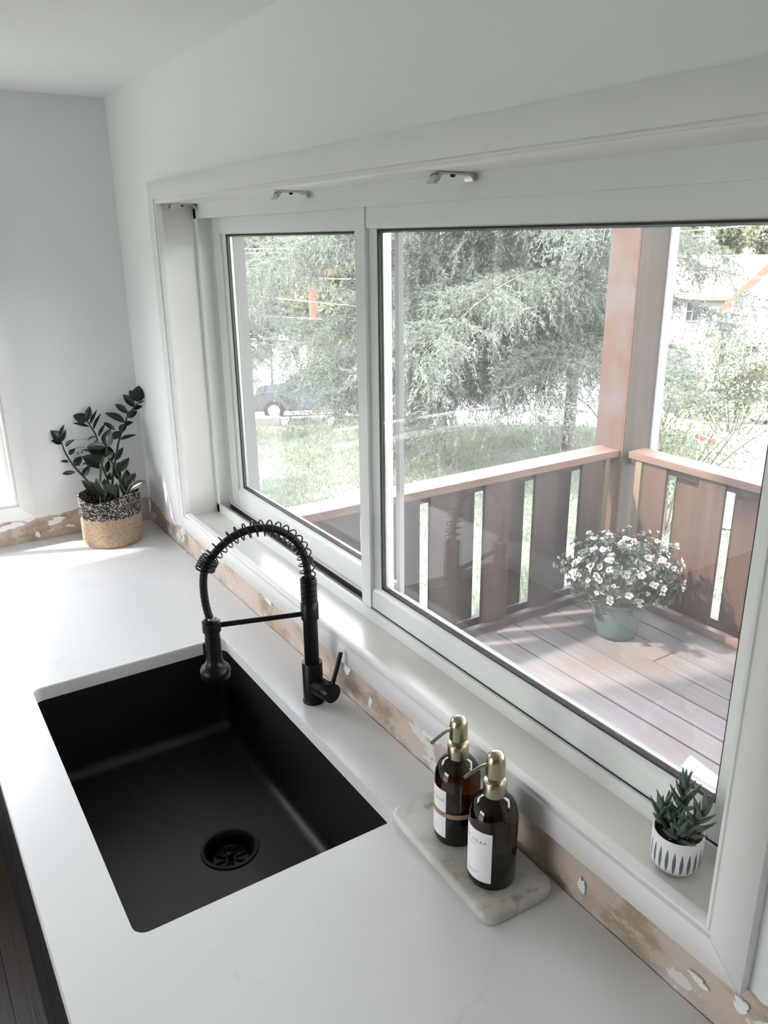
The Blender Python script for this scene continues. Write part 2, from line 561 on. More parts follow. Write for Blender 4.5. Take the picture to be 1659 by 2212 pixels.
def pot_print_mat():
    m, nt, b = new_mat('white_glaze_with_grey_strokes')
    tc = nt.nodes.new('ShaderNodeTexCoord')
    sp = nt.nodes.new('ShaderNodeSeparateXYZ')
    nt.links.new(tc.outputs['Object'], sp.inputs[0])
    at = N(nt, 'ShaderNodeMath', operation='ARCTAN2')
    nt.links.new(sp.outputs['Y'], at.inputs[0]); nt.links.new(sp.outputs['X'], at.inputs[1])
    ml = N(nt, 'ShaderNodeMath', operation='MULTIPLY'); ml.inputs[1].default_value = 22 / (2 * PI)
    nt.links.new(at.outputs[0], ml.inputs[0])
    fl = N(nt, 'ShaderNodeMath', operation='FLOOR'); nt.links.new(ml.outputs[0], fl.inputs[0])
    wn_ = nt.nodes.new('ShaderNodeTexWhiteNoise'); wn_.noise_dimensions = '1D'
    nt.links.new(fl.outputs[0], wn_.inputs['W'])
    fr = N(nt, 'ShaderNodeMath', operation='FRACT'); nt.links.new(ml.outputs[0], fr.inputs[0])
    sb = N(nt, 'ShaderNodeMath', operation='SUBTRACT'); sb.inputs[1].default_value = 0.5
    nt.links.new(fr.outputs[0], sb.inputs[0])
    ab = N(nt, 'ShaderNodeMath', operation='ABSOLUTE'); nt.links.new(sb.outputs[0], ab.inputs[0])
    # vertical envelope: stroke centred at z=.034 (+random), half height .024
    off = N(nt, 'ShaderNodeMath', operation='MULTIPLY_ADD'); off.inputs[1].default_value = 0.006; off.inputs[2].default_value = 0.030
    nt.links.new(wn_.outputs[0], off.inputs[0])
    dz = N(nt, 'ShaderNodeMath', operation='SUBTRACT')
    nt.links.new(sp.outputs['Z'], dz.inputs[0]); nt.links.new(off.outputs[0], dz.inputs[1])
    dn = N(nt, 'ShaderNodeMath', operation='DIVIDE'); dn.inputs[1].default_value = 0.021
    nt.links.new(dz.outputs[0], dn.inputs[0])
    sq = N(nt, 'ShaderNodeMath', operation='MULTIPLY')
    nt.links.new(dn.outputs[0], sq.inputs[0]); nt.links.new(dn.outputs[0], sq.inputs[1])
    env = N(nt, 'ShaderNodeMath', operation='MULTIPLY_ADD'); env.inputs[1].default_value = -0.24; env.inputs[2].default_value = 0.24
    nt.links.new(sq.outputs[0], env.inputs[0])
    lt = N(nt, 'ShaderNodeMath', operation='LESS_THAN')
    nt.links.new(ab.outputs[0], lt.inputs[0]); nt.links.new(env.outputs[0], lt.inputs[1])
    c = mixc(nt, lt.outputs[0], (0.80, 0.80, 0.82), (0.13, 0.13, 0.16))
    base = ramp2(nt, sp.outputs['Z'], 0.0065, 0.0055)
    c = mixc(nt, base, c, (0.62, 0.58, 0.44))
    nt.links.new(c, b.inputs['Base Color'])
    b.inputs['Roughness'].default_value = 0.3
    return m


MT['pot_print'] = pot_print_mat()


def weave_mat():
    m, nt, b = new_mat('black_and_cream_rope')
    tc = nt.nodes.new('ShaderNodeTexCoord')
    sp = nt.nodes.new('ShaderNodeSeparateXYZ'); nt.links.new(tc.outputs['Object'], sp.inputs[0])
    at = N(nt, 'ShaderNodeMath', operation='ARCTAN2')
    nt.links.new(sp.outputs['Y'], at.inputs[0]); nt.links.new(sp.outputs['X'], at.inputs[1])
    cb = nt.nodes.new('ShaderNodeCombineXYZ')
    k1 = N(nt, 'ShaderNodeMath', operation='MULTIPLY'); k1.inputs[1].default_value = 24
    k2 = N(nt, 'ShaderNodeMath', operation='MULTIPLY'); k2.inputs[1].default_value = 440
    nt.links.new(at.outputs[0], k1.inputs[0]); nt.links.new(sp.outputs['Z'], k2.inputs[0])
    nt.links.new(k1.outputs[0], cb.inputs[0]); nt.links.new(k2.outputs[0], cb.inputs[1])
    vo = nt.nodes.new('ShaderNodeTexVoronoi'); vo.inputs['Scale'].default_value = 1.0
    nt.links.new(cb.outputs[0], vo.inputs['Vector'])
    s2 = nt.nodes.new('ShaderNodeSeparateColor'); nt.links.new(vo.outputs['Color'], s2.inputs[0])
    c = mixc(nt, ramp2(nt, s2.outputs[0], 0.66, 0.72), (0.012, 0.012, 0.014), (0.40, 0.36, 0.31))
    nt.links.new(c, b.inputs['Base Color'])
    b.inputs['Roughness'].default_value = 0.9
    bump(nt, b, vo.outputs['Distance'], -0.6, 0.002)
    return m


def jute_mat():
    m, nt, b = new_mat('tan_jute_rope')
    v = coords(nt)
    n = noise(nt, v, 140, 3)
    c = mixc(nt, ramp2(nt, n, 0.3, 0.7), (0.30, 0.215, 0.145), (0.47, 0.36, 0.265))
    nt.links.new(c, b.inputs['Base Color'])
    b.inputs['Roughness'].default_value = 0.9
    bump(nt, b, n, 0.6, 0.001)
    return m


MT['weave'] = weave_mat()
MT['jute'] = jute_mat()


def film_mat():
    m, nt, b = new_mat('translucent_white_plastic')
    b.inputs['Base Color'].default_value = (0.8, 0.8, 0.8, 1)
    b.inputs['Roughness'].default_value = 0.35
    b.inputs['Transmission Weight'].default_value = 0.35
    n = noise(nt, coords(nt), 9, 3)
    nt.links.new(mixc(nt, n, (0.70, 0.71, 0.71), (0.85, 0.86, 0.86)), b.inputs['Base Color'])
    return m


MT['film'] = film_mat()


# ================================================================== ROOM SHELL
def mitred(names, mat, parent, rect, section, plane='xz', gap=0.0004, bevel=0.0, base=0.0):
    """four boards round a rectangle; section = [(inset from outer edge, depth)], mitred at 45 degrees"""
    a0, a1, b0, b1 = rect
    n = len(section)
    sides = [((a0, b0, 1, 1), (a1, b0, -1, 1)), ((a1, b0, -1, 1), (a1, b1, -1, -1)),
             ((a1, b1, -1, -1), (a0, b1, 1, -1)), ((a0, b1, 1, -1), (a0, b0, 1, 1))]
    out = []
    for k, (A, B) in enumerate(sides):
        if names[k] is None:
            continue
        vs = []
        L = Vector((B[0] - A[0], B[1] - A[1])).normalized() * gap
        for (C, s) in ((A, 1), (B, -1)):
            for d, y in section:
                a = C[0] + C[2] * d + L.x * s
                b = C[1] + C[3] * d + L.y * s
                vs.append((a, base + y, b) if plane == 'xz' else (base + y, a, b))
        fs = [tuple(range(n)), tuple(range(2 * n - 1, n - 1, -1))]
        fs += [(i, n + i, n + (i + 1) % n, (i + 1) % n) for i in range(n)]
        out.append(MB().add(vs, fs).build(names[k], mat, parent, bevel=bevel))
    return out


H = 1.281
wr = MB()
wr.box(-0.15, 0.400, 0, 0.20, -0.91, H).box(2.180, 5.15, 0, 0.20, -0.91, H)
wr.box(0.400, 2.180, 0, 0.20, -0.91, 0.110).box(0.400, 2.180, 0, 0.20, 0.995, H)
wall_r = tag(wr.build('wall_right', MT['wall'], fix=False), 'pale grey painted wall around the wide kitchen window', 'wall', kind='structure')
wl = MB()
LY0, LY1, LZ0, LZ1 = -1.42, -0.415, 0.130, 0.985
wl.box(-0.15, 0, -4.35, LY0, -0.91, H).box(-0.15, 0, LY1, 0, -0.91, H)
wl.box(-0.15, 0, LY0, LY1, -0.91, LZ0).box(-0.15, 0, LY0, LY1, LZ1, H)
wall_l = tag(wl.build('wall_left', MT['wall'], fix=False), 'pale grey painted end wall behind the potted plant', 'wall', kind='structure')
wf = MB()
wf.box(0, 0.25, -4.35, -4.2, -0.91, H).box(2.15, 5.15, -4.35, -4.2, -0.91, H).box(0.25, 2.15, -4.35, -4.2, 1.15, H)  # wide gap added in this unseen wall to let sky light in
tag(wf.build('wall_front', MT['wall_dark'], fix=False), 'wall behind the viewer, greyed to cut bounce light, with a wide opening added to let light in', 'wall', kind='structure')
wb = MB()
wb.box(5.0, 5.15, -4.2, 0, -0.91, H)
tag(wb.build('wall_back', MT['wall_dark'], fix=False), 'wall at the far side of the room behind the viewer, greyed to cut bounce light', 'wall', kind='structure')
tag(box('ceiling', MT['ceil'], None, -0.15, 5.15, -4.35, 0.20, H, H + 0.12), 'flat white painted ceiling', 'ceiling', kind='structure')
fl = thing('floor', 'dark brown wooden plank floor below the counter', 'floor', kind='structure')
box('subfloor', MT['floorwood'], fl, -0.15, 5.15, -4.35, 0.2, -1.0, -0.922)
me0 = None
for r in range(34):
    y = -4.2 + r * 0.125
    x = -random.uniform(0, 1.0)
    while x < 5.0:
        L = 1.25
        xa, xb = max(x, 0.0), min(x + L, 5.0)
        if xb - xa > 0.05 and y + 0.123 < 0.0:
            box('floor_plank', MT['floorwood'], fl, xa + .001, xb - .001, y, y + 0.123, -0.922, -0.910)
        x += L

# bare drywall strips above the counter
def strip(name, parent, axis, a0, a1, top, seed, t=0.0022, n=420, rows=7):
    r_ = np.random.default_rng(seed)
    xs = np.linspace(a0, a1, n)
    ph = r_.uniform(0, 6, 8)
    vs, fs = [], []
    for i, x in enumerate(xs):
        w = sum(math.sin(x * f + p) * a for f, p, a in ((23, ph[0], .004), (61, ph[1], .0028), (147, ph[2], .0016), (333, ph[3], .0010)))
        zt = top(x) + w
        for k in range(rows):
            z = 0.0 + (zt) * k / (rows - 1)
            d = t * (0.55 + 0.45 * math.sin(x * 71 + k * 1.7 + ph[4]) * math.sin(x * 29 + k * 2.9 + ph[5])) if k < rows - 1 else 0.0002
            vs.append((x, -d, z) if axis == 'x' else (d, x, z))
    for i in range(n - 1):
        for k in range(rows - 1):
            a = i * rows + k
            fs.append((a, a + rows, a + rows + 1, a + 1))
    return MB().add(vs, fs).build(name, MT['torn'], parent, fix=False)


strip('torn_drywall_strip', wall_r, 'x', 0.003, 0.366, lambda x: 0.080 - 0.03 * min(1, x / 0.2) + 0.02 * max(0, (x - .2) / .16), 3)
strip('torn_drywall_strip', wall_r, 'x', 0.366, 2.226, lambda x: 0.105, 5)
strip('torn_drywall_strip', wall_r, 'x', 2.226, 3.4, lambda x: 0.088, 8)
strip('torn_drywall_strip', wall_l, 'y', -1.6, -0.003, lambda x: 0.074, 11)
def flake(parent, axis, c, w, h, seed):
    r_ = random.Random(seed)
    pts = []
    m = 26
    for i in range(m):
        a = 2 * PI * i / m
        k = .85 + .3 * math.sin(a * 2 + seed) + .12 * math.sin(a * 5 + seed * 2) + r_.uniform(-.14, .14)
        pts.append((c[0] + math.cos(a) * w * k, c[1] + math.sin(a) * h * k))
    mb = MB()
    vs = [(p[0], -0.0045, p[1]) if axis == 'x' else (0.0045, p[0], p[1]) for p in pts]
    vs += [(p[0] * 1, -0.0021, p[1]) if axis == 'x' else (0.0021, p[0], p[1]) for p in pts]
    mb.add(vs, [tuple(range(m))] + [(i, (i + 1) % m, m + (i + 1) % m, m + i) for i in range(m)])
    mb.build('paint_flake', MT['wall'], parent)
for i, (x, z, w, h) in enumerate([(.015, .05, .012, .022), (.06, .03, .014, .016), (.30, .035, .016, .010), (.52, .05, .012, .006), (.95, .072, .03, .008), (1.33, .062, .018, .009), (1.42, .035, .008, .014),
                                  (1.62, .07, .025, .007), (1.98, .035, .006, .018), (2.06, .083, .05, .006), (2.17, .045, .016, .005), (2.225, .06, .014, .009), (2.31, .055, .03, .01)]):
    flake(wall_r, 'x', (x, z), w, h, i)
for i, (y, z, w, h) in enumerate([(-.30, .055, .03, .012), (-.43, .062, .035, .013), (-.36, .02, .006, .016), (-.26, .03, .014, .007), (-.21, .06, .02, .012), (-.52, .06, .03, .015)]):
    flake(wall_l, 'y', (y, z), w, h, 50 + i)
chip = tag(MB().box(-.018, .018, -.004, .004, 0, .0016).build('paint_chip', MT['trim']), 'small white paint chip lying at the counter edge below the window', 'paint chip')
chip.location = (0.352, -0.012, 0.0004); chip.rotation_euler = (0, 0, 0.45)

# ------------------------------------------------------------------ main window
win = thing('window_1', 'wide white sliding kitchen window with two panes and glossy white trim', 'window', kind='structure')
CAS = (0.365, 2.228, 0.087, 1.035)
sec = [(0, 0), (0, -.0165), (.002, -.018), (.043, -.018), (.0445, -.0125), (.048, -.0125), (.049, -.0155), (.0525, -.0155), (.054, -.013), (.054, 0)]
mitred(['casing_board'] * 4, MT['trim'], win, CAS, sec)
# jamb liner boards
box('jamb_board', MT['sill'], win, 0.400, 0.412, 0.0, 0.086, 0.128, 0.981)
box('jamb_board', MT['sill'], win, 2.168, 2.180, 0.0, 0.086, 0.128, 0.981)
box('head_board', MT['trim'], win, 0.400, 2.180, 0.0, 0.086, 0.981, 0.995)
box('window_sill', MT['sill'], win, 0.400, 2.180, 0.0, 0.086, 0.110, 0.128)
# vinyl frame
fr = MB()
fr.prism([(.086, .110), (.086, .153), (.0905, .154), (.0925, .1535), (.0925, .133), (.122, .133), (.122, .151), (.127, .151), (.127, .141), (.166, .141), (.166, .158), (.171, .158), (.171, .141), (.19, .137), (.19, .110)], 'x', .400, 2.180)
fr.prism([(.086, .995), (.086, .945), (.0925, .945), (.0925, .950), (.122, .950), (.122, .946), (.127, .946), (.127, .955), (.166, .955), (.166, .945), (.171, .945), (.19, .96), (.19, .995)], 'x', .400, 2.180)
fr.prism([(.400, .086), (.428, .086), (.430, .088), (.430, .0925), (.424, .0925), (.424, .122), (.429, .122), (.429, .127), (.422, .127), (.422, .19), (.400, .19)], 'z', .112, .993)
fr.prism([(2.180, .086), (2.150, .086), (2.150, .0925), (2.156, .0925), (2.156, .122), (2.150, .122), (2.150, .127), (2.158, .127), (2.158, .19), (2.180, .19)], 'z', .112, .993)
fr.build('window_frame', MT['vinyl'], win, fix=False)


def sash(x0, x1, gx0, gx1, yf, gz0, gz1, z0=.1475, z1=.9485, lip=.003, inner=.024):
    """sliding sash: full-height stiles, rails between them, gaskets, spacer and a pane"""
    s = thing('sash', None, None)
    s.parent = win
    yb = yf + .027
    # stiles with a stepped inner face
    MB().prism([(x0, yf - lip), (gx0 - inner, yf - lip), (gx0 - inner, yf + .006), (gx0, yf + .009), (gx0, yb), (x0, yb)], 'z', z0, z1).build('stile', MT['vinyl'], s, bevel=.0006)
    MB().prism([(x1, yf), (gx1 + .004, yf), (gx1, yf + .009), (gx1, yb), (x1, yb)], 'z', z0, z1).build('stile', MT['vinyl'], s, bevel=.0006)
    MB().prism([(yf, z0), (yf, gz0 - .015), (yf + .003, gz0 - .006), (yf + .010, gz0), (yb, gz0 - .002), (yb, z0)], 'x', gx0 - inner + .0006, gx1 + .004).build('rail', MT['vinyl'], s)
    MB().prism([(yf, z1), (yf, gz1 + .006), (yf + .002, gz1 + .002), (yf + .010, gz1), (yb, gz1 + .002), (yb, z1)], 'x', gx0 - inner + .0006, gx1 + .004).build('rail', MT['vinyl'], s)
    mitred(['gasket'] * 4, MT['gasket'], s, (gx0 - .0005, gx1 + .0005, gz0 - .001, gz1 + .0005), [(0, 0), (.0035, 0), (.0035, .003), (0, .003)], base=yf + .0095)
    mitred(['spacer'] * 4, MT['spacer'], s, (gx0, gx1, gz0, gz1), [(0, 0), (.006, 0), (.006, .006), (0, .006)], base=yf + .0175)
    box('pane', MT['pane'], s, gx0 + .0003, gx1 - .0003, yf + .0130, yf + .0165, gz0 + .0003, gz1 - .0003)
    return s


sash(1.238, 2.150, 1.298, 2.095, .093, .203, .907)
sash(.4305, 1.262, .497, 1.196, .129, .2115, .905, inner=.018, lip=0)
MB().box(1.274, 2.148, .0906, .0928, .1532, .1552).build('gap_shade', MT['gasket'], win)  # black strips drawn in as the shade of the sash gaps
MB().box(.431, 1.236, .1215, .1285, .1335, .1480).build('gap_shade', MT['gasket'], win)
# insect screen frame outside the left half
scr = thing('insect_screen', None, None); scr.parent = win
mitred(['screen_bar'] * 4, MT['outer_trim'], scr, (.436, 1.262, .160, .944), [(0, 0), (.014, 0), (.018, .004), (.018, .011), (0, .011)], base=.172)
# outside trim of the opening
mitred(['outer_trim_board'] * 4, MT['outer_trim'], win, (.330, 2.250, .045, 1.06), [(0, 0), (.075, 0), (.075, .028), (0, .028)], base=.2002)
box('outer_sill_board', MT['redcap'], win, .32, 2.26, .190, .210, .098, .112)


# ------------------------------------------------------------------ left window
w2 = thing('window_2', 'bright window in the left wall with broad white casing', 'window', kind='structure')
mitred(['casing_board'] * 4, MT['trim'], w2, (-1.475, -0.357, 0.082, 1.035), [(0, 0), (0, .0165), (.002, .018), (.043, .018), (.0445, .0125), (.048, .0125), (.049, .0155), (.0525, .0155), (.055, .013), (.055, 0)], plane='yz')
mitred(['jamb_board'] * 4, MT['trim'], w2, (LY0, LY1, LZ0, LZ1), [(0, 0), (.010, 0), (.010, -.07), (0, -.07)], plane='yz')
mitred(['window_frame'] * 4, MT['vinyl'], w2, (LY0 + .0, LY1 - .0, LZ0 + .0, LZ1 - .0), [(0, -.0705), (.028, -.0705), (.028, -.082), (.05, -.086), (.05, -.13), (0, -.13)], plane='yz')
box('pane', MT['pane_clear'], w2, -.112, -.108, LY0 + .049, LY1 - .049, LZ0 + .049, LZ1 - .049)
box('mullion', MT['vinyl'], w2, -.125, -.085, -.94, -.90, LZ0 + .05, LZ1 - .05)


# ------------------------------------------------------------------ blind brackets under the head board
def bracket(x, label):
    t = thing('blind_bracket', label, 'bracket', (x, .048, .981), group='metal blind clips under the window head')
    prof = [(-.034, -.0135), (-.034, -.006), (-.030, -.0015), (.026, -.0015), (.030, -.004), (.033, -.012), (.030, -.0125), (.026, -.006), (.022, -.0035), (-.022, -.0035), (-.027, -.006), (-.031, -.0135)]
    MB().prism(prof, 'x', -.010, .010).build('clip', MT['steel'], t, bevel=.0004)
    MB().prism([(-.040, -.0165), (-.033, -.0165), (-.033, -.0125), (-.040, -.0125)], 'x', -.008, .008).build('hook', MT['steel'], t)
    MB().lathe([(.0001, -.0075), (.0035, -.0065), (.004, -.0035)], seg=16).build('screw', MT['gasket'], t)
bracket(.440, 'small metal blind clip in the upper left corner of the window recess')
bracket(1.070, 'metal blind clip above the left window pane')
bracket(1.590, 'metal blind clip above the right pane, nearest the viewer')

# ------------------------------------------------------------------ outlet on left wall
o_ = thing('outlet_plate', 'white double outlet plate on the left wall behind the plant', 'outlet', (0, -.178, .244))
MB().box(0, .006, -.058, .058, -.059, .059).build('cover_plate', MT['plate'], o_, bevel=.002)
for yy in (-.023, .023):
    rc = MB().box(.006, .0085, yy - .0165, yy + .0165, -.034, .034).build('receptacle', MT['plate'], o_, bevel=.0008)
    mbx = MB()
    for a in ((yy - .0175, yy + .0175, -.0352, -.0344), (yy - .0175, yy + .0175, .0344, .0352), (yy - .0175, yy - .0168, -.035, .035), (yy + .0168, yy + .0175, -.035, .035)):
        mbx.box(.006, .0066, *a)
    mbx.build('outline_gap', MT['ink'], o_)
    for zz_ in (-.019, .019):
        MB().box(.0085, .0089, yy - .008, yy - .0055, zz_ - .004, zz_ + .004).box(.0085, .0089, yy + .003, yy + .009, zz_ - .001, zz_ + .001).box(.0085, .0089, yy + .005, yy + .007, zz_ - .001, zz_ + .005).build('slot', MT['ink'], rc)

# ================================================================== COUNTER, SINK, CABINETS
def rounded_rect(x0, x1, y0, y1, r, n=8, side=0):
    pts = []
    for cx, cy, a0 in ((x1 - r, y1 - r, 0), (x0 + r, y1 - r, PI / 2), (x0 + r, y0 + r, PI), (x1 - r, y0 + r, 3 * PI / 2)):
        for i in range(n + 1):
            a = a0 + PI / 2 * i / n
            pts.append((cx + r * math.cos(a), cy + r * math.sin(a)))
    if side:
        out = []
        for i, p in enumerate(pts):
            q = pts[(i + 1) % len(pts)]
            out.append(p)
            if (i + 1) % (n + 1) == 0:
                out += [(p[0] + (q[0] - p[0]) * k / side, p[1] + (q[1] - p[1]) * k / side) for k in range(1, side)]
        pts = out
    return pts


SX0, SX1, SY0, SY1 = 0.941, 1.689, -0.545, -0.120
bm = bmesh.new()
def loop(pts, z):
    vs = [bm.verts.new((p[0], p[1], z)) for p in pts]
    es = [bm.edges.new((vs[i], vs[(i + 1) % len(vs)])) for i in range(len(vs))]
    return vs, es
CT = 0.030
outer = [(0.003, -0.648), (3.6, -0.648), (3.6, -0.003), (0.003, -0.003)]
inner = rounded_rect(SX0, SX1, SY0, SY1, 0.020)
tv, te = loop(outer, 0); iv, ie = loop(inner, 0)
bmesh.ops.triangle_fill(bm, use_beauty=True, use_dissolve=False, edges=te + ie)
bv, be = loop(outer, -CT); jv, je = loop(inner, -CT)
bmesh.ops.triangle_fill(bm, use_beauty=True, use_dissolve=False, edges=be + je)
for A, B in ((tv, bv), (iv, jv)):
    n = len(A)
    for i in range(n):
        bm.faces.new((A[i], A[(i + 1) % n], B[(i + 1) % n], B[i]))
bmesh.ops.recalc_face_normals(bm, faces=bm.faces)
rim = [e for e in ie + [te[0]] if e.is_valid]
bmesh.ops.bevel(bm, geom=rim, offset=.0016, segments=2, affect='EDGES')
me = bpy.data.meshes.new('countertop')
bm.to_mesh(me); bm.free()
tag(link('countertop', me, MT['counter']), 'white quartz countertop with faint grey veins and a sink cutout', 'countertop')

sink = thing('sink', 'deep matte black undermount sink set in the white countertop', 'sink', (1.315, -.3325, -CT))
ZB = -.240 + CT
def sink_rows(off=0.0):
    rows = []
    W2, D2 = (SX1 - SX0) / 2 + .003, (SY1 - SY0) / 2 + .003
    def rr(ix, r, z):
        return [(p[0], p[1], z) for p in rounded_rect(-W2 + ix, W2 - ix, -D2 + ix, D2 - ix, r, 8, 16)]
    rows.append(rr(0 - off, .022, 0)); rows.append(rr(.004 - off, .024, -.06)); rows.append(rr(.010 - off, .028, ZB + .03))
    for k in range(1, 6):
        a = PI / 2 * k / 5
        rows.append(rr(.010 + .026 * (1 - math.cos(a)) - off, .030 + .01 * k / 5, ZB + .03 - .026 * math.sin(a) - off))
    return rows
rows = sink_rows()
vs = [p for r in rows for p in r]
n = len(rows[0])
fs = [(k * n + i, k * n + (i + 1) % n, (k + 1) * n + (i + 1) % n, (k + 1) * n + i) for k in range(len(rows) - 1) for i in range(n)]
# floor falls gently to the drain
DX, DY, DR = 1.340 - 1.315, -.285 + .3325, .055
last = (len(rows) - 1) * n
mid = []
for i in range(n):
    p = Vector(rows[-1][i]); c = Vector((DX, DY, ZB))
    d = (p - c); d.z = 0
    mid.append(tuple(c + d.normalized() * DR + Vector((0, 0, -.001))))
vs += mid
fs += [(last + i, last + (i + 1) % n, last + n + (i + 1) % n, last + n + i) for i in range(n)]
sb_ = MB().add(vs, fs)
# outer skin so the bowl has thickness
orow = sink_rows(.006)
base = len(sb_.v)
sb_.v += [p for r in orow for p in r]
sb_.f += [(base + k * n + i, base + (k + 1) * n + i, base + (k + 1) * n + (i + 1) % n, base + k * n + (i + 1) % n) for k in range(len(orow) - 1) for i in range(n)]
sb_.f += [(i, base + i, base + (i + 1) % n, (i + 1) % n) for i in range(n)]
sb_.build('basin', MT['sink'], sink, fix=False)
dr = MB()
dr.lathe([(.0565, .0005), (.0560, .0020), (.050, .0022), (.045, -.003), (.042, -.012), (.041, -.040), (.0001, -.042)], (DX, DY, ZB), seg=48, caps=False)
drain = dr.build('drain', MT['black_metal'], sink)
st = MB().lathe([(.0001, -.030), (.034, -.031), (.0385, -.029), (.0395, -.024), (.037, -.022), (.034, -.026), (.0001, -.026)], (DX, DY, ZB), seg=40, caps=False)
for k in range(8):
    a = 2 * PI * k / 8
    st.tube([(DX + .012 * math.cos(a), DY + .012 * math.sin(a), ZB - .024), (DX + .032 * math.cos(a), DY + .032 * math.sin(a), ZB - .024)], .0022, 6)
st.lathe([(.0001, -.026), (.006, -.026), (.006, -.012), (.0001, -.010)], (DX, DY, ZB), seg=16, caps=False)
st.build('strainer', MT['black_metal'], drain)

for i, (x0, x1, lab) in enumerate([(.02, .88, 'dark base cabinet under the counter in the corner'), (.885, 1.745, 'dark base cabinet under the black sink'), (1.75, 2.61, 'dark base cabinet under the counter beside the sink cabinet'), (2.615, 3.475, 'dark base cabinet under the counter nearest the viewer')]):
    cb = thing('base_cabinet', lab, 'cabinet', (x0, -.62, -.91), group='dark base cabinets under the counter')
    w = x1 - x0
    b_ = MB().box(0, .018, 0, .58, .10, .875).box(w - .018, w, 0, .58, .10, .875).box(.018, w - .018, 0, .58, .10, .118).box(.018, w - .018, .568, .58, .118, .875).box(0, w, .06, .078, 0, .10)
    b_.build('body', MT['cabinet'], cb)
    for s in (0, 1):
        a = w / 2 * s + .002
        dd = MB().box(a, a + w / 2 - .004, -.020, -.001, .11, .865).build('door', MT['cabinet'], cb, bevel=.0015)
        hx = w / 2 + (-.04 if s == 0 else .04)

# ================================================================== FAUCET
fx, fy = 1.302, -.068
az = math.radians(-106.7)
fau = thing('faucet', 'matte black spring neck kitchen faucet standing behind the sink', 'faucet', (fx, fy, 0))
dirv = Vector((math.cos(az), math.sin(az), 0))
def fp(s, z):
    return (dirv.x * s, dirv.y * s, z)
MB().lathe([(.0001, 0), (.0222, 0), (.0222, .003), (.0212, .006), (.0205, .008), (.0205, .0885), (.0195, .090), (.0152, .090), (.0001, .090)], seg=48, caps=False).build('base_body', MT['black_metal'], fau)
MB().lathe([(.0145, .088), (.0145, .187)], seg=40).build('column', MT['black_metal'], fau)
MB().lathe([(.0145, .185), (.0176, .1855), (.0176, .2185), (.0165, .220), (.0145, .220), (.0001, .220)], seg=40, caps=False).build('collar', MT['black_metal'], fau)
path = catmull([fp(0, .215), fp(0, .245), fp(0, .270), fp(.002, .296), fp(.007, .324), fp(.020, .349), fp(.038, .367), fp(.062, .380), fp(.088, .384), fp(.113, .381), fp(.136, .373), fp(.158, .358), fp(.176, .340), fp(.189, .322), fp(.1955, .304), fp(.198, .283), fp(.198, .257), fp(.195, .229), fp(.190, .205)], 10)
# wavy slightly ribbed hose
MB().tube(path, [.0074 + .0003 * math.sin(i * 2.1) for i in range(len(path))], 14).build('hose', MT['hose'], fau)
Ppath = [Vector(p) for p in path]
cum = [0]
for i in range(1, len(Ppath)):
    cum.append(cum[-1] + (Ppath[i] - Ppath[i - 1]).length)
Bn = Vector((-dirv.y, dirv.x, 0))
def at_len(s):
    s = max(0, min(s, cum[-1] - 1e-6))
    i = max(k for k in range(len(cum) - 1) if cum[k] <= s)
    t = (s - cum[i]) / (cum[i + 1] - cum[i])
    return Ppath[i].lerp(Ppath[i + 1], t), (Ppath[i + 1] - Ppath[i]).normalized()
def coil(s0, s1, turns, r0, r1, wire, name, seg=20, off=0.0):
    pts = []
    m = int(turns * seg)
    for i in range(m + 1):
        u = i / m
        P, T = at_len(s0 + (s1 - s0) * u)
        Nn = Bn.cross(T).normalized()
        a = 2 * PI * turns * u + off
        pts.append(P + (Nn * math.cos(a) + Bn * math.sin(a)) * (r0 + (r1 - r0) * u))
    return MB().tube(pts, wire, 8).build(name, MT['black_metal'], fau)
coil(.005, .056, 14, .0146, .0146, .0018, 'dense_coil')
coil(.056, .325, 18, .0146, .0150, .0015, 'loose_spring')
coil(.325, .352, 6, .0165, .0175, .0018, 'end_coil')
# holder bar and spray head
MB().tube([fp(.014, .197), fp(.180, .197)], .0052, 12).build('support_bar', MT['black_metal'], fau)
hx, hy, _ = fp(.190, 0)
MB().lathe([(.0165, .186), (.0178, .187), (.0178, .206), (.0165, .207), (.0155, .207)], (hx, hy, 0), seg=36, caps=False).build('holder_ring', MT['black_metal'], fau)
sh = MB().lathe([(.0001, .204), (.0085, .204), (.0085, .2105), (.0125, .2105), (.0146, .209), (.0146, .180), (.0138, .179), (.0138, .177), (.0150, .176), (.0152, .130), (.0165, .121), (.0215, .114), (.0270, .109), (.0292, .103), (.0292, .0995), (.0284, .0985), (.0284, .090), (.0265, .087), (.0001, .086)], (hx, hy, 0), seg=48, caps=False).build('spray_head', MT['black_metal'], fau)
bt = MB().box(-.0195, -.013, -.006, .006, .125, .160).build('spray_button', MT['black_metal'], sh, bevel=.002)
bt.location = (hx, hy, 0); bt.rotation_euler = (0, 0, math.radians(52))
MB().lathe([(.0085, .2095), (.0085, .2155), (.0001, .2155)], (hx, hy, 0), seg=20, caps=False).build('hose_ferrule', MT['steel'], sh)
va = math.radians(13)
vd = Vector((math.cos(va), math.sin(va), 0))
v0 = Vector((0, 0, .040)); v1 = v0 + vd * .040; v2 = v0 + vd * .0415; v3 = v0 + vd * .062
MB().tube([v0, v1], .0188, 36).build('valve_barrel', MT['black_metal'], fau)
MB().tube([v1, v2], .0178, 36).build('valve_groove', MT['gasket'], fau)
cap = MB().tube([v2, v3 - vd * .001, v3], [.0192, .0192, .0185], 40).build('valve_cap', MT['black_metal'], fau)
lv = v0 + vd * .053
MB().tube([lv, lv + Vector((-.001, .020, .058)), lv + Vector((-.0015, .0275, .082))], .0044, 14).build('lever', MT['black_metal'], fau)
tip = lv + Vector((-.0015, .0275, .082))
MB().tube([tip, tip + Vector((0, .0003, .0012))], .0045, 14).build('lever_tip', MT['steel'], fau)

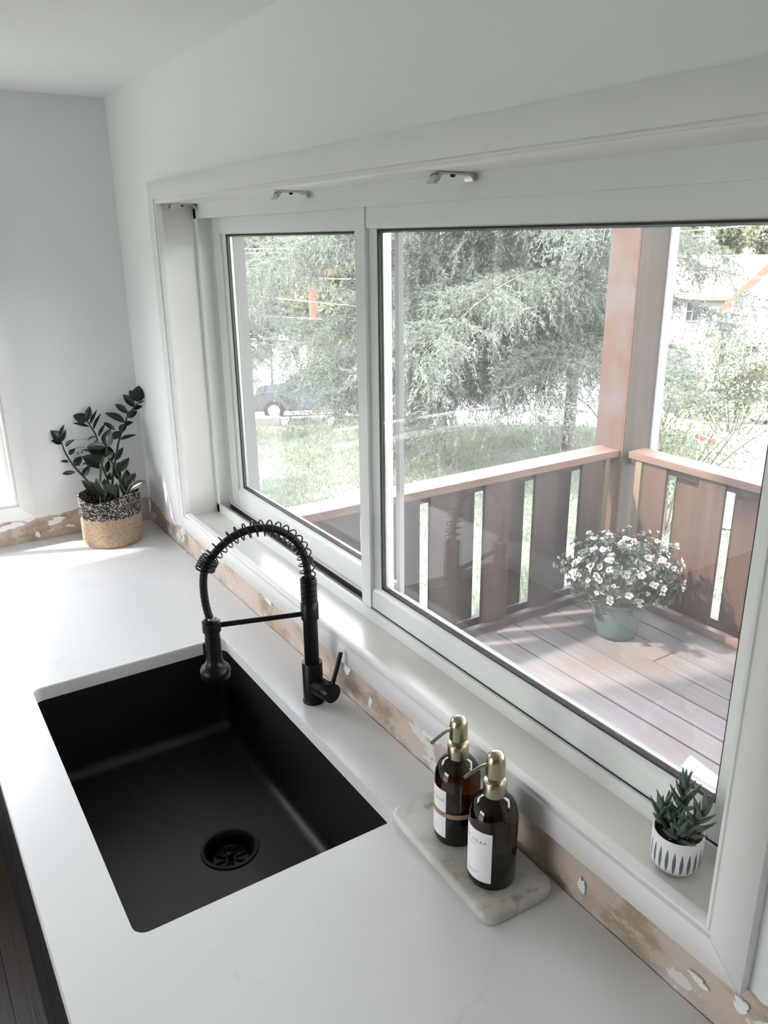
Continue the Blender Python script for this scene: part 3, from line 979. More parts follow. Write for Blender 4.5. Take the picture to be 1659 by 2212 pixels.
# ================================================================== TRAY AND BOTTLES
tr = thing('marble_tray', 'rectangular cream marble tray with rounded corners on the counter by the window', 'tray', (1.8135, -.0735, 0), rotz=math.radians(-2.0))
pts = rounded_rect(-.133, .133, -.0625, .0625, .022, 8)
cr = random.Random(3)
rows_ = []
for (ins, z) in ((.004, 0), (.001, .002), (0, .006), (0, .013), (.0015, .0165), (.004, .018), (.008, .0182)):
    rr = rounded_rect(-.133 + ins, .133 - ins, -.0625 + ins, .0625 - ins, max(.022 - ins, .01), 8)
    rows_.append([(x, y, z) for x, y in rr])
n = len(rows_[0])
vs = [p for r in rows_ for p in r]
# small chip in the near short edge
vs = [(x - (.0035 if (x > .12 and abs(y - .002) < .004 and z > .008) else 0), y, z - (.002 if (x > .12 and abs(y - .002) < .004 and z > .015) else 0)) for x, y, z in vs]
fs = [(k * n + i, k * n + (i + 1) % n, (k + 1) * n + (i + 1) % n, (k + 1) * n + i) for k in range(len(rows_) - 1) for i in range(n)]
fs += [tuple(range(n - 1, -1, -1)), tuple((len(rows_) - 1) * n + i for i in range(n))]
MB().add(vs, fs).build('slab', MT['marble'], tr, fix=False)


def wrap_text(txt, size, r, az_c, z, mat, parent, name='lettering', spacing=1.6):
    cu = bpy.data.curves.new('lettering', 'FONT')
    cu.body = txt
    cu.size = size
    cu.align_x = 'CENTER'
    cu.space_character = spacing
    cu.resolution_u = 3
    to = bpy.data.objects.new('lettering_tmp', cu)
    COL.objects.link(to)
    dg = bpy.context.evaluated_depsgraph_get()
    me_ = bpy.data.meshes.new_from_object(to.evaluated_get(dg))
    for v in me_.vertices:
        a = az_c + v.co.x / r
        h = v.co.y
        v.co = (r * math.cos(a), r * math.sin(a), z + h)
    me_.materials.clear()
    bpy.data.objects.remove(to)
    return link(name, me_, mat, parent, smooth=False)


def bottle(x, y, dz, az_label, half, spout_az, words_, label, band, rot_seed):
    t = thing('soap_bottle', label, 'bottle', (x, y, .0182), group='amber pump bottles on the marble tray')
    t.scale = (.94, .94, .94)
    R = .0372
    MB().lathe([(.0001, .0035), (.020, .0010), (.031, 0), (.0352, .002), (R, .007), (R, .114), (.0362, .122), (.0335, .131), (.0285, .1400), (.0225, .1465), (.0175, .1500), (.0155, .1530), (.0150, .160), (.0001, .160)], seg=56, caps=False).build('glass_body', MT['amber'], t)
    # soap inside
    MB().lathe([(.0001, .005), (.031, .005), (.0345, .009), (.0345, .070), (.0001, .070)], seg=40, caps=False).build('liquid', MT['liquid'], t)
    MB().tube([(0, 0, .012), (0, 0, .150)], .003, 10).build('dip_tube', MT['rubber'], t)
    # paper label
    rl = R + .0003
    m = 26
    vs, fs = [], []
    for i in range(m + 1):
        a = az_label - half + 2 * half * i / m
        for z in (.016, .105 - dz):
            vs.append((rl * math.cos(a), rl * math.sin(a), z))
    for i in range(m):
        fs.append((2 * i, 2 * i + 2, 2 * i + 3, 2 * i + 1))
    MB().add(vs, fs).build('paper_label', MT['paper'], t, fix=False)
    wrap_text(words_, .0074, rl + .0002, az_label, .084 - dz, MT['ink'], t)
    # illegible fine print: short flat dashes
    fp_ = MB()
    for zc, wd in ((.078 - dz, .010), (.030, .016), (.0265, .009)):
        k = 0
        a = -wd
        while a < wd:
            l = .0016 + .0012 * ((k * 7) % 3)
            a0, a1 = az_label + a / rl, az_label + min(a + l, wd) / rl
            rr = rl + .0002
            fp_.add([(rr * math.cos(a0), rr * math.sin(a0), zc), (rr * math.cos(a1), rr * math.sin(a1), zc), (rr * math.cos(a1), rr * math.sin(a1), zc + .0007), (rr * math.cos(a0), rr * math.sin(a0), zc + .0007)], [(0, 1, 2, 3)])
            a += l + .0008
            k += 1
    tag(fp_.build('fine_print', MT['ink'], t, fix=False), kind='stuff')
    if band:
        MB().lathe([(R + .0002, .057), (R + .0016, .0572), (R + .0018, .0645), (R + .0002, .0648)], seg=56, caps=False).build('rubber_band', MT['rubber'], t)
    MB().lathe([(.0152, .1500), (.0170, .1502), (.0170, .1720), (.0162, .1735), (.0120, .1745), (.0001, .1745)], seg=40, caps=False).build('pump_collar', MT['brass'], t)
    hd = MB().lathe([(.0108, .173), (.0108, .179), (.0125, .1815), (.0145, .183), (.0145, .206), (.0138, .2120), (.0118, .2175), (.0085, .2210), (.0045, .2228), (.0001, .2234)], seg=40, caps=False).build('pump_head', MT['brass'], t)
    c, s = math.cos(spout_az), math.sin(spout_az)
    sp = catmull([(c * .010, s * .010, .2035), (c * .022, s * .022, .2030), (c * .036, s * .036, .1975), (c * .050, s * .050, .1900)], 6)
    MB().tube(sp, .0027, 12).build('spout', MT['brass'], hd)
    tipv = sp[-1]
    MB().tube([tipv, (tipv[0] + c * .0006, tipv[1] + s * .0006, tipv[2] - .0004)], .0018, 10).build('spout_opening', MT['ink'], hd)
    return t


bottle(1.881, -.083, 0, math.radians(-97), math.radians(55), math.radians(-104), 'DISH SOAP', 'amber pump bottle in front on the tray, labelled soap, brass pump', False, 1)
bottle(1.785, -.073, 0, math.radians(-121), math.radians(55), math.radians(-95), 'HAND WASH', 'amber pump bottle at the back of the tray with a tan rubber band', True, 2)

# ================================================================== SUCCULENT ON THE SILL
su = thing('potted_succulent', 'small green succulent in a white pot with grey leaf strokes on the sill', 'plant', (2.086, .044, .1285))
su.scale = (.85, .85, .85)
MB().lathe([(.0001, 0), (.024, 0), (.0262, .0015), (.0268, .006), (.031, .0085), (.0352, .014), (.0368, .021), (.0372, .035), (.0368, .0655), (.0362, .067), (.0350, .067), (.0340, .0655), (.0338, .054), (.0001, .054)], seg=56, caps=False).build('pot', MT['pot_print'], su)
soil = MB().lathe([(.0335, .0570), (.022, .0595), (.0001, .0600)], seg=30, caps=False).build('soil', MT['soil'], su)
for k in range(16):
    a, r_ = random.uniform(0, 2 * PI), random.uniform(.012, .030)
    q = random.uniform(.0010, .0022)
    MB().lathe([(.0001, -q), (q, 0), (.0001, q)], (r_ * math.cos(a), r_ * math.sin(a), .0605), seg=6, caps=False).build('soil_chip', MT['perlite'] if k % 2 else MT['jute'], soil)


def succ_leaf_mesh():
    mb = MB()
    n, m = 9, 8
    vs = []
    for i in range(n):
        t = i / (n - 1)
        w = (math.sin(PI * (t ** .62)) ** .8 if 0 < t < 1 else .02) * .135 + .012 * (1 - t)
        th = w * .62
        for k in range(m):
            a = 2 * PI * k / m
            vs.append((w * math.cos(a), t, th * math.sin(a) + .13 * t * t))
    fs = [(i * m + k, i * m + (k + 1) % m, (i + 1) * m + (k + 1) % m, (i + 1) * m + k) for i in range(n - 1) for k in range(m)]
    mb.add(vs, fs)
    me_ = bpy.data.meshes.new('leaf'); me_.from_pydata(mb.v, [], mb.f)
    me_.materials.append(MT['succ']); me_.shade_smooth()
    return me_
SL = succ_leaf_mesh()
def orient(o, base_, dir_, length, wid=1.0, nrm=None):
    y = Vector(dir_).normalized()
    z = Vector(nrm) if nrm is not None else Vector((0, 0, 1))
    z = (z - y * z.dot(y))
    if z.length < 1e-3: z = y.orthogonal()
    z.normalize()
    x = y.cross(z)
    o.matrix_basis = Matrix.Translation(base_) @ Matrix((x, y, z)).transposed().to_4x4() @ Matrix.Diagonal((length * wid, length, length * wid, 1))
sr = random.Random(12)
for (hx_, hy_, hh, lean_a, lean, cnt) in [(-.008, .004, .074, 1.8, .16, 22), (.013, .002, .058, .4, .35, 16), (-.014, .002, .032, 3.2, .5, 9), (.006, -.012, .016, -.6, .3, 8)] + [(-.015, -.006, .022, 3.6, .6, 7)]:
    top = Vector((hx_ + math.cos(lean_a) * lean * hh, hy_ + math.sin(lean_a) * lean * hh, .058 + hh))
    b0_ = Vector((hx_, hy_, .056))
    stx = MB().tube([b0_, (b0_ + top) / 2 + Vector((0, 0, .002)), top], [.0035, .003, .002], 8).build('stem', MT['succ'], su)
    for k in range(cnt):
        t = .12 + .88 * k / (cnt - 1)
        P = b0_.lerp(top, t)
        a = k * 2.4 + sr.uniform(-.3, .3)
        el = .25 + .95 * t + sr.uniform(-.15, .15)
        d = Vector((math.cos(a) * math.cos(el), math.sin(a) * math.cos(el), math.sin(el)))
        o = bpy.data.objects.new('leaf', SL); COL.objects.link(o); o.parent = stx
        orient(o, P, d, sr.uniform(.036, .056) * (1.0 - .25 * t), sr.uniform(.80, 1.0), Vector((0, 0, 1)) if el < 1.3 else Vector((1, 0, 0)))

# ================================================================== ZZ PLANT IN ROPE BASKET
BC = Vector((.132, -.158, 0))
zz = thing('potted_plant', 'dark leafy houseplant in a two-tone rope basket in the counter corner', 'plant', tuple(BC))
def basket_profile(z0, z1, n, r_of, ripple, pitch):
    pr = []
    for i in range(n + 1):
        z = z0 + (z1 - z0) * i / n
        pr.append((r_of(z) + ripple * abs(math.sin(PI * z / pitch)), z))
    return pr
rof = lambda z: .080 + .0075 * min(1, z / .02) * (1 - .0) - .002 * (z / .15) ** 2
pr = basket_profile(.001, .092, 150, rof, .0016, .0072)
MB().lathe([(.0001, .0)] + [(.076, 0)] + pr, seg=72, sx=1.0, sy=1.03, caps=False).build('jute_base', MT['jute'], zz)
pr2 = basket_profile(.092, .152, 110, lambda z: rof(z) + .0006 + .003 * ((z - .092) / .06), .0012, .0045)
pr2 += [(.0870, .1545), (.0845, .1545), (.0815, .150), (.0805, .120), (.0795, .098)]
wv = MB().lathe(pr2, seg=72, sx=1.0, sy=1.03, caps=False)
wv.v = [(x, y, z + (.010 * math.sin(math.atan2(y, x) * 2 + .6) + .006 * math.sin(math.atan2(y, x) * 3)) * max(0, (z - .10) / .05) * .55) for x, y, z in wv.v]
wv.build('woven_band', MT['weave'], zz)
MB().lathe([(.0805, .112), (.06, .116), (.0001, .118)], seg=40, caps=False).build('soil', MT['soil'], zz)


def leaf_mesh(name, mat, n=8, curl=.12, fold=.10, tipk=1.0):
    vs, fs = [], []
    for i in range(n + 1):
        t = i / n
        w = .5 * (math.sin(PI * t ** .80)) ** .85 if 0 < t < 1 else .012
        zc = -curl * t * t * 2 + curl * t
        vs += [(-w, t, zc + fold * w * 2), (-w * .5, t, zc + fold * w * .4), (0, t, zc), (w * .5, t, zc + fold * w * .4), (w, t, zc + fold * w * 2)]
    for i in range(n):
        for k in range(4):
            a = i * 5 + k
            fs.append((a, a + 1, a + 6, a + 5))
    me_ = bpy.data.meshes.new(name); me_.from_pydata(vs, [], fs); me_.materials.append(mat); me_.shade_smooth()
    return me_
ZL = leaf_mesh('leaf', MT['zz'])
ZZ = [([[0.0921,-0.1715,0.1],[0.0905,-0.1684,0.1325],[0.0772,-0.1811,0.1588],[0.0486,-0.207,0.2017],[0.0237,-0.23,0.2403],[0.007,-0.2427,0.2745],[-0.0037,-0.2489,0.3044],[-0.0062,-0.2501,0.3219]],[([-0.0043,-0.2485,0.3065],[-0.0153,-0.2735,0.3189],0.0174),([-0.0072,-0.2491,0.3127],[-0.0198,-0.2708,0.3464],0.0262),([-0.0046,-0.2502,0.3178],[-0.0099,-0.2381,0.3593],0.0109),([-0.006,-0.2473,0.3126],[0.0029,-0.2333,0.3443],0.0087),([0.0056,-0.2395,0.2961],[0.0255,-0.2202,0.3173],0.0109),([0.0141,-0.2344,0.2703],[0.0211,-0.2182,0.2873],0.0122),([0.0149,-0.2398,0.2466],[-0.0145,-0.2579,0.2519],0.0109),([0.0272,-0.2271,0.2361],[0.0221,-0.2018,0.2604],0.0174),([0.0344,-0.2268,0.2188],[0.0062,-0.2602,0.2117],0.0109),([0.0462,-0.2107,0.2017],[0.0571,-0.1876,0.2367],0.0153)]),([[0.0854,-0.1468,0.1],[0.0797,-0.1406,0.143],[0.0681,-0.1411,0.1862],[0.0519,-0.1489,0.2293],[0.0357,-0.1514,0.2805],[0.0279,-0.149,0.319],[0.0153,-0.1592,0.3493],[0.0076,-0.1673,0.3711],[0.0098,-0.169,0.3783]],[([0.0087,-0.1681,0.367],[-0.0205,-0.1987,0.3878],0.0262),([0.0093,-0.1658,0.369],[0.0093,-0.1546,0.4073],0.0174),([0.0118,-0.1594,0.3575],[0.0208,-0.1397,0.3965],0.007),([0.013,-0.1628,0.3493],[-0.0041,-0.2033,0.3647],0.0065),([0.0224,-0.1534,0.3409],[0.0287,-0.1315,0.3858],0.0079),([0.0279,-0.149,0.319],[0.0006,-0.1737,0.3081],0.0044),([0.0314,-0.1434,0.319],[0.0208,-0.1196,0.3518],0.0087)]),([[0.0827,-0.1334,0.1],[0.0698,-0.1309,0.148],[0.0593,-0.1193,0.2034],[0.0512,-0.0987,0.267],[0.0491,-0.0875,0.3012],[0.0493,-0.0701,0.3394],[0.0508,-0.0534,0.3733],[0.0569,-0.0348,0.3988],[0.0648,-0.0174,0.418]],[([0.0619,-0.0207,0.4201],[0.0326,-0.0284,0.4519],0.0262),([0.0631,-0.0188,0.4201],[0.0472,0.0016,0.4632],0.0305),([0.0643,-0.017,0.4201],[0.0782,0.0116,0.4587],0.0218),([0.0654,-0.0178,0.4159],[0.0872,0.011,0.4249],0.0052),([0.0593,-0.0284,0.4029],[0.0269,-0.0488,0.4391],0.0196),([0.0575,-0.0352,0.3967],[0.0642,-0.0053,0.4054],0.0153),([0.049,-0.0496,0.3837],[0.0101,-0.073,0.4099],0.0166),([0.0496,-0.0553,0.3733],[0.05,-0.0231,0.3874],0.0174),([0.047,-0.0631,0.356],[0.0217,-0.1067,0.3882],0.0196),([0.0487,-0.067,0.3456],[0.0562,-0.0415,0.3571],0.0174),([0.038,-0.0917,0.3334],[0.0071,-0.1155,0.3564],0.0109),([0.0481,-0.0799,0.327],[0.0503,-0.0602,0.3517],0.0218),([0.0467,-0.0859,0.3095],[0.0434,-0.098,0.3285],0.0262),([0.0502,-0.083,0.3053],[0.0709,-0.0434,0.3188],0.0096)]),([[0.1195,-0.1815,0.1],[0.1061,-0.1741,0.1875],[0.1009,-0.1618,0.2425],[0.1039,-0.1395,0.293],[0.1103,-0.1378,0.3029]],[([0.1103,-0.1378,0.3029],[0.1119,-0.1281,0.3521],0.0327),([0.1086,-0.1418,0.301],[0.0636,-0.1874,0.3005],0.0218),([0.0963,-0.1534,0.2669],[0.0451,-0.1968,0.2914],0.0174),([0.0963,-0.1586,0.2588],[0.0694,-0.1643,0.3116],0.0349),([0.1097,-0.146,0.2687],[0.1203,-0.1298,0.2862],0.0174),([0.1108,-0.1442,0.2687],[0.073,-0.1579,0.3026],0.0305),([0.0975,-0.1646,0.2467],[0.0616,-0.2011,0.2711],0.0284),([0.1009,-0.167,0.2344],[0.0591,-0.1987,0.2523],0.0196)]),([[0.1338,-0.124,0.1],[0.119,-0.1158,0.1853],[0.1065,-0.1224,0.2286],[0.0983,-0.1317,0.2574],[0.1006,-0.1377,0.2655]],[([0.096,-0.1467,0.2166],[0.078,-0.1339,0.2487],0.0131),([0.1024,-0.1293,0.2512],[0.0731,-0.1408,0.3046],0.0262),([0.1059,-0.1212,0.2552],[0.1114,-0.0951,0.2903],0.0153),([0.1124,-0.1159,0.2244],[0.1089,-0.1016,0.2461],0.024),([0.1147,-0.1149,0.2203],[0.1215,-0.0844,0.2574],0.0196),([0.1002,-0.1399,0.1938],[0.1033,-0.14,0.2172],0.0131),([0.1143,-0.1179,0.1935],[0.1002,-0.1241,0.2364],0.0196)]),([[0.1459,-0.1227,0.1],[0.1469,-0.114,0.1375],[0.1478,-0.1027,0.163],[0.1511,-0.093,0.1803]],[([0.149,-0.1061,0.1548],[0.12,-0.0929,0.2179],0.0305),([0.1484,-0.1031,0.1609],[0.1776,-0.0623,0.1951],0.0262),([0.1525,-0.1032,0.1507],[0.1741,-0.0819,0.1728],0.0174),([0.1432,-0.1047,0.1712],[0.1407,-0.0757,0.211],0.0262),([0.1469,-0.1166,0.1334],[0.1359,-0.1167,0.1805],0.0196)]),([[0.1376,-0.1709,0.1],[0.1417,-0.1717,0.1422],[0.1447,-0.1718,0.1655]],[([0.1343,-0.1906,0.1616],[0.0982,-0.2182,0.2043],0.0262),([0.1413,-0.1798,0.1615],[0.1157,-0.1981,0.1985],0.0262),([0.1406,-0.1684,0.1503],[0.1141,-0.1844,0.2047],0.024),([0.144,-0.1707,0.1381],[0.109,-0.1588,0.1969],0.0327),([0.1492,-0.1502,0.1266],[0.1409,-0.1664,0.15],0.0196),([0.1632,-0.143,0.1651],[0.1416,-0.1633,0.1945],0.0262),([0.1573,-0.1374,0.1264],[0.1459,-0.1335,0.1882],0.0218)])]
zr = random.Random(5)
SH = Vector((.008, -.002, -.006))
view = (Vector((2.58, -.7, .89)) - BC).normalized()
for stem_pts, leaves in ZZ:
    P = [Vector(q) - BC + SH for q in stem_pts]
    P[0].z = .112
    r0 = Vector((P[0].x, P[0].y))
    if r0.length > .07:
        r0 = r0.normalized() * .07; P[0].x, P[0].y = r0.x, r0.y
    P = [p_ if p_.x + BC.x > .010 and p_.y + BC.y < -.012 else Vector((max(p_.x, .012 - BC.x), min(p_.y, -.014 - BC.y), p_.z)) for p_ in P]
    cp = catmull(P, 5)
    so = MB().tube(cp, [.0042 * (1 - .55 * i / len(cp)) for i in range(len(cp))], 8).build('stem', MT['zzstem'], zz)
    for b, tpt, w in leaves:
        b = Vector(b) - BC + SH; tpt = Vector(tpt) - BC + SH
        tpt = b + (tpt - b) * 1.12
        for q_ in (b, tpt):
            q_.x = max(q_.x, .008 - BC.x); q_.y = min(q_.y, -.008 - BC.y)
        L = (tpt - b).length
        o = bpy.data.objects.new('leaf', ZL); COL.objects.link(o); o.parent = so
        nr = view + Vector((zr.uniform(-.5, .5), zr.uniform(-.5, .5), zr.uniform(.0, .8)))
        orient(o, b, tpt - b, L, 1.0, nr)
        o.matrix_basis = o.matrix_basis @ Matrix.Diagonal((max(w * 1.30 / L, .20), 1, 1, 1))

# ================================================================== DECK
deck = thing('deck', 'weathered grey wooden deck planks outside the window', 'deck', kind='structure')
DZ = -1.0
y = 2.83 - .14
ys = []
while y > 0.12:
    ys.append(y); y -= .1403
for k, yy in enumerate(ys):
    j = random.uniform(-.0012, .0012)
    if k % 3 == 1:
        c = random.uniform(.3, 2.2)
        box('deck_plank', MT['deckwood'], deck, -.40, c, yy + .0035, yy + .137, DZ - .036, DZ + j, bevel=.002)
        box('deck_plank', MT['deckwood'], deck, c + .003, 4.4, yy + .0035, yy + .137, DZ - .036, DZ - j, bevel=.002)
    else:
        box('deck_plank', MT['deckwood'], deck, -.40, 4.4, yy + .0035, yy + .137, DZ - .036, DZ + j, bevel=.002)
for xx in (-.36, .4, 1.2, 2.0, 2.8, 3.6):
    box('deck_joist', MT['picket'], deck, xx, xx + .045, .21, 2.82, DZ - .24, DZ - .037)
for xx in (-.32, 2.2, 4.3):
    box('deck_support', MT['picket'], deck, xx - .05, xx + .05, 2.60, 2.70, -1.95, DZ - .241)

# corner post of the porch
px0, py0, pw = -.190, 2.545, .192
post = thing('porch_post', 'thick square reddish timber post at the deck corner', 'post', (px0 - pw / 2, py0 + .107, DZ))
h = pw / 2
box('post_core', MT['post2'], post, -h + .004, h - .020, -.085, .107, 0, 2.75)
MB().box(-h, h - .006, -.107, -.0855, 0, 2.75).build('face_board', MT['post'], post, bevel=.0015)
MB().box(h - .0195, h, -.103, .107, 0.0, 2.75).build('face_board', MT['post2'], post, bevel=.0015)
MB().box(h - .0055, h - .0015, -.1068, -.1032, 0, 2.75).build('corner_strip', MT['edge_wood'], post)
dsp = thing('downspout', 'white fluted downspout strip on the side of the timber post', 'downspout', (px0 + .004, py0 + .242, DZ))
prf = []
for i in range(13):
    prf.append((.001 + (.006 if i % 2 else 0), -.024 + .052 * i / 12))
prf += [(-.03, .028), (-.03, -.024)]
MB().prism(prf, 'z', .0, 2.75).build('fluted_strip', MT['white_alu'], dsp, fix=False)
hb = thing('added_porch_roof', 'unseen porch roof added above the corner post to block sky light', 'roof', (0, 0, 1.76))  # unseen roof added to keep sky light off the sill
box('beam', MT['redwood'], hb, -.40, 4.4, 2.55, 2.72, 0, .22)
box('roof_deck', MT['siding'], hb, -.55, 4.6, .2005, 3.0, .225, .30)  # pale colour chosen to bounce light back down


def railing(name, label, along, a0, a1, capm, face, cat='railing'):
    """board-on-board railing: cap, nailers, inner and outer pickets. face = coordinate of the room-side picket face, going outward"""
    t = thing(name, label, cat)
    def B(nm, m, u0, u1, w0, w1, z0, z1, bv=.0015):
        if along == 'x':
            return box(nm, m, t, u0, u1, face + w0, face + w1, z0, z1, bevel=bv)
        return box(nm, m, t, face - w1, face - w0, u0, u1, z0, z1, bevel=bv)
    return t, B


lr, B = railing('deck_railing', 'left deck railing running away from the house, board pickets under a flat cap', 'y', .2, 2.54, None, -.235)
B('cap_rail', MT['redcap_y'], .21, 2.540, -.030, .108, -.218, -.182)
B('bottom_rail', MT['picket'], .21, 2.544, -.040, -.001, DZ + .001, DZ + .042)
B('bottom_rail', MT['picket'], .21, 2.544, .060, .098, DZ + .001, DZ + .042)
B('nailer', MT['picket'], .21, 2.544, .0195, .0590, -.262, -.219)
k = 0
y = 2.305
while y > .3:
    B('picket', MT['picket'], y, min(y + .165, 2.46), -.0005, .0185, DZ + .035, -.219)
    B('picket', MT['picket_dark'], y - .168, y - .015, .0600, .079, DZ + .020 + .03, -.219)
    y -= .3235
B('corner_strip', MT['tan_wood'], 2.47, 2.505, -.006, .014, DZ + .043, -.219)

rr_, B = railing('deck_railing', 'far deck railing parallel to the house behind the flowering plant', 'x', -.17, 4.4, None, 2.580)
B('cap_rail', MT['redcap'], -.157, 4.4, -.025, .105, -.216, -.180)
B('bottom_rail', MT['redcap'], -.185, 4.4, -.042, -.002, DZ + .001, DZ + .042)
B('bottom_rail', MT['redcap'], -.185, 4.4, .081, .112, DZ + .001, DZ + .042)
B('nailer', MT['picket'], -.185, 4.4, .0195, .0595, -.262, -.217)
B('corner_strip', MT['tan_wood'], -.118, -.078, -.010, .0185, DZ + .043, -.217)
x = -.073
while x < 4.3:
    B('picket', MT['redwood'], x, x + .146, -.0005, .0185, DZ + .043, -.217)
    B('picket', MT['redwood'], x + .161, x + .310, .0600, .079, DZ + .043, -.217)
    x += .337

# patio chair just outside, only its back shows
ch = thing('patio_chair', 'white plastic chair outside the window, only its curved back showing', 'chair', (2.02, .62, DZ))
mbc = MB()
n = 22
vs = []
for i in range(n + 1):
    t = -1 + 2 * i / n
    zt = .875 + .018 * (1 - t * t) - .05 * max(0, abs(t) - .93) / .07
    for (z, dy) in ((.42, -.04), (.60, -.012), (.78, 0), (zt, .004)):
        vs.append((.305 * t, -.075 + .085 * t * t * .6 + dy * -1 - .02, z))
fs = [(i * 4 + k, (i + 1) * 4 + k, (i + 1) * 4 + k + 1, i * 4 + k + 1) for i in range(n) for k in range(3)]
off = len(vs)
vs += [(x_, y_ + .006, z_) for x_, y_, z_ in vs]
fs += [tuple(off + q for q in reversed(f)) for f in fs]
fs += [(i * 4 + 3, (i + 1) * 4 + 3, off + (i + 1) * 4 + 3, off + i * 4 + 3) for i in range(n)]
fs += [(0, 3, off + 3, off + 0), (n * 4 + 3, n * 4, off + n * 4, off + n * 4 + 3)]
mbc.add(vs, fs).build('backrest', MT['film'], ch)
MB().box(-.24, .24, -.09, .34, .405, .43).build('seat', MT['film'], ch, bevel=.008)
for sx_ in (-1, 1):
    for sy_ in (-.06, .31):
        MB().tube([(sx_ * .20, sy_, .405), (sx_ * .25, sy_ + (.03 if sy_ > 0 else -.03), 0)], [.022, .016], 8).build('leg', MT['film'], ch)

# ================================================================== FLOWERING SHRUB IN POT
az_ = thing('flowering_shrub', 'round white-flowered shrub in a sage green pot on the deck', 'plant', (.165, 2.198, DZ))
pot = MB().lathe([(.0001, 0), (.088, 0), (.094, .004), (.104, .03), (.119, .10), (.126, .150), (.129, .172), (.131, .190), (.141, .192), (.143, .196), (.143, .205), (.139, .207), (.131, .205), (.126, .185), (.120, .150), (.0001, .150)], seg=56, caps=False)
pot.build('pot', MT['green_pot'], az_)
MB().lathe([(.121, .165), (.07, .172), (.0001, .175)], seg=30, caps=False).build('soil', MT['soil'], az_)
ar = np.random.default_rng(21)
CEN = np.array([.0, .0, .335]); RAD = np.array([.290, .275, .190])
LA = leaf_mesh('leaf_src', MT['azalea'], n=4, curl=.1, fold=.15)
base_v = np.array([v.co[:] for v in LA.vertices]); base_f = np.array([list(p.vertices) for p in LA.polygons])
V, F = [], []
def put_leaf(P, d, nrm, L, Wd):
    y_ = d / np.linalg.norm(d)
    z_ = nrm - y_ * np.dot(nrm, y_); z_ /= np.linalg.norm(z_) + 1e-9
    x_ = np.cross(y_, z_)
    M_ = np.stack([x_ * L * Wd, y_ * L, z_ * L], 0)
    F.append(base_f + sum(len(a) for a in V)); V.append(base_v @ M_ + P)
tips = []
for i in range(340):
    u = ar.normal(size=3); u /= np.linalg.norm(u)
    if u[2] < -.72: continue
    rad = ar.uniform(.72, 1.06) if i % 3 else ar.uniform(.45, .8)
    tipp = CEN + u * RAD * rad
    tipp[2] = max(tipp[2], .175)
    tips.append((tipp, u))
    for k in range(11):
        a = k * 2.4
        o1 = np.cross(u, [0.1, 0.2, 1.0]); o1 /= np.linalg.norm(o1); o2 = np.cross(u, o1)
        d = o1 * math.cos(a) + o2 * math.sin(a) + u * ar.uniform(.1, .9) + ar.normal(size=3) * .15
        put_leaf(tipp - u * ar.uniform(0, .04), d, u + ar.normal(size=3) * .25, ar.uniform(.024, .040), .55)
VV = np.concatenate(V); FF = np.concatenate(F)
tag(raw_mesh('foliage', VV, 4, FF, MT['azalea'], az_), kind='stuff')
for k in range(16):
    tp, u = tips[int(ar.integers(len(tips)))]
    MB().tube(catmull([(ar.uniform(-.03, .03), ar.uniform(-.03, .03), .165), tuple(CEN * .5 + tp * .25 + np.array([0, 0, .02])), tuple(tp)], 4), .0035, 6).build('stem', MT['twig'], az_)
# flowers: shared blossom meshes, each a part
def blossom_mesh(seed, R=.018):
    r_ = random.Random(seed)
    mb = MB()
    for p_ in range(9):
        a = 2 * PI * p_ / 5 + r_.uniform(-.2, .2)
        el = .35 if p_ < 5 else 1.0
        L = R * r_.uniform(.8, 1.15) * (1 if p_ < 5 else .7)
        d = Vector((math.cos(a) * math.cos(el), math.sin(a) * math.cos(el), math.sin(el)))
        s = Vector((-math.sin(a), math.cos(a), 0)) * L * .48
        c = Vector((0, 0, .002))
        mb.add([c, c + d * L * .5 - s, c + d * L + s * .0 + Vector((0, 0, .15 * L)), c + d * L * .5 + s, c + d * L * .95 - s * .6, c + d * L * .95 + s * .6], [(0, 1, 4, 2, 5, 3)])
    me_ = bpy.data.meshes.new('flower'); me_.from_pydata(mb.v, [], mb.f); me_.materials.append(MT['petal']); me_.shade_smooth()
    return me_
BM_ = [blossom_mesh(i) for i in range(4)]
k = 0
for tp, u in tips:
    if u[2] < -.15 or ar.uniform() < .22: continue
    for q in range(1 if ar.uniform() < .4 else 2):
        o = bpy.data.objects.new('flower', BM_[k % 4]); COL.objects.link(o); o.parent = az_
        uu = Vector(u) + Vector(ar.normal(size=3) * .25); uu.normalize()
        zq = uu.to_track_quat('Z', 'Y')
        o.location = Vector(tp) + Vector(u) * .010 + Vector(ar.normal(size=3) * .012)
        o.rotation_mode = 'QUATERNION'; o.rotation_quaternion = zq
        s = ar.uniform(.7, 1.25); o.scale = (s, s, s)
        k += 1

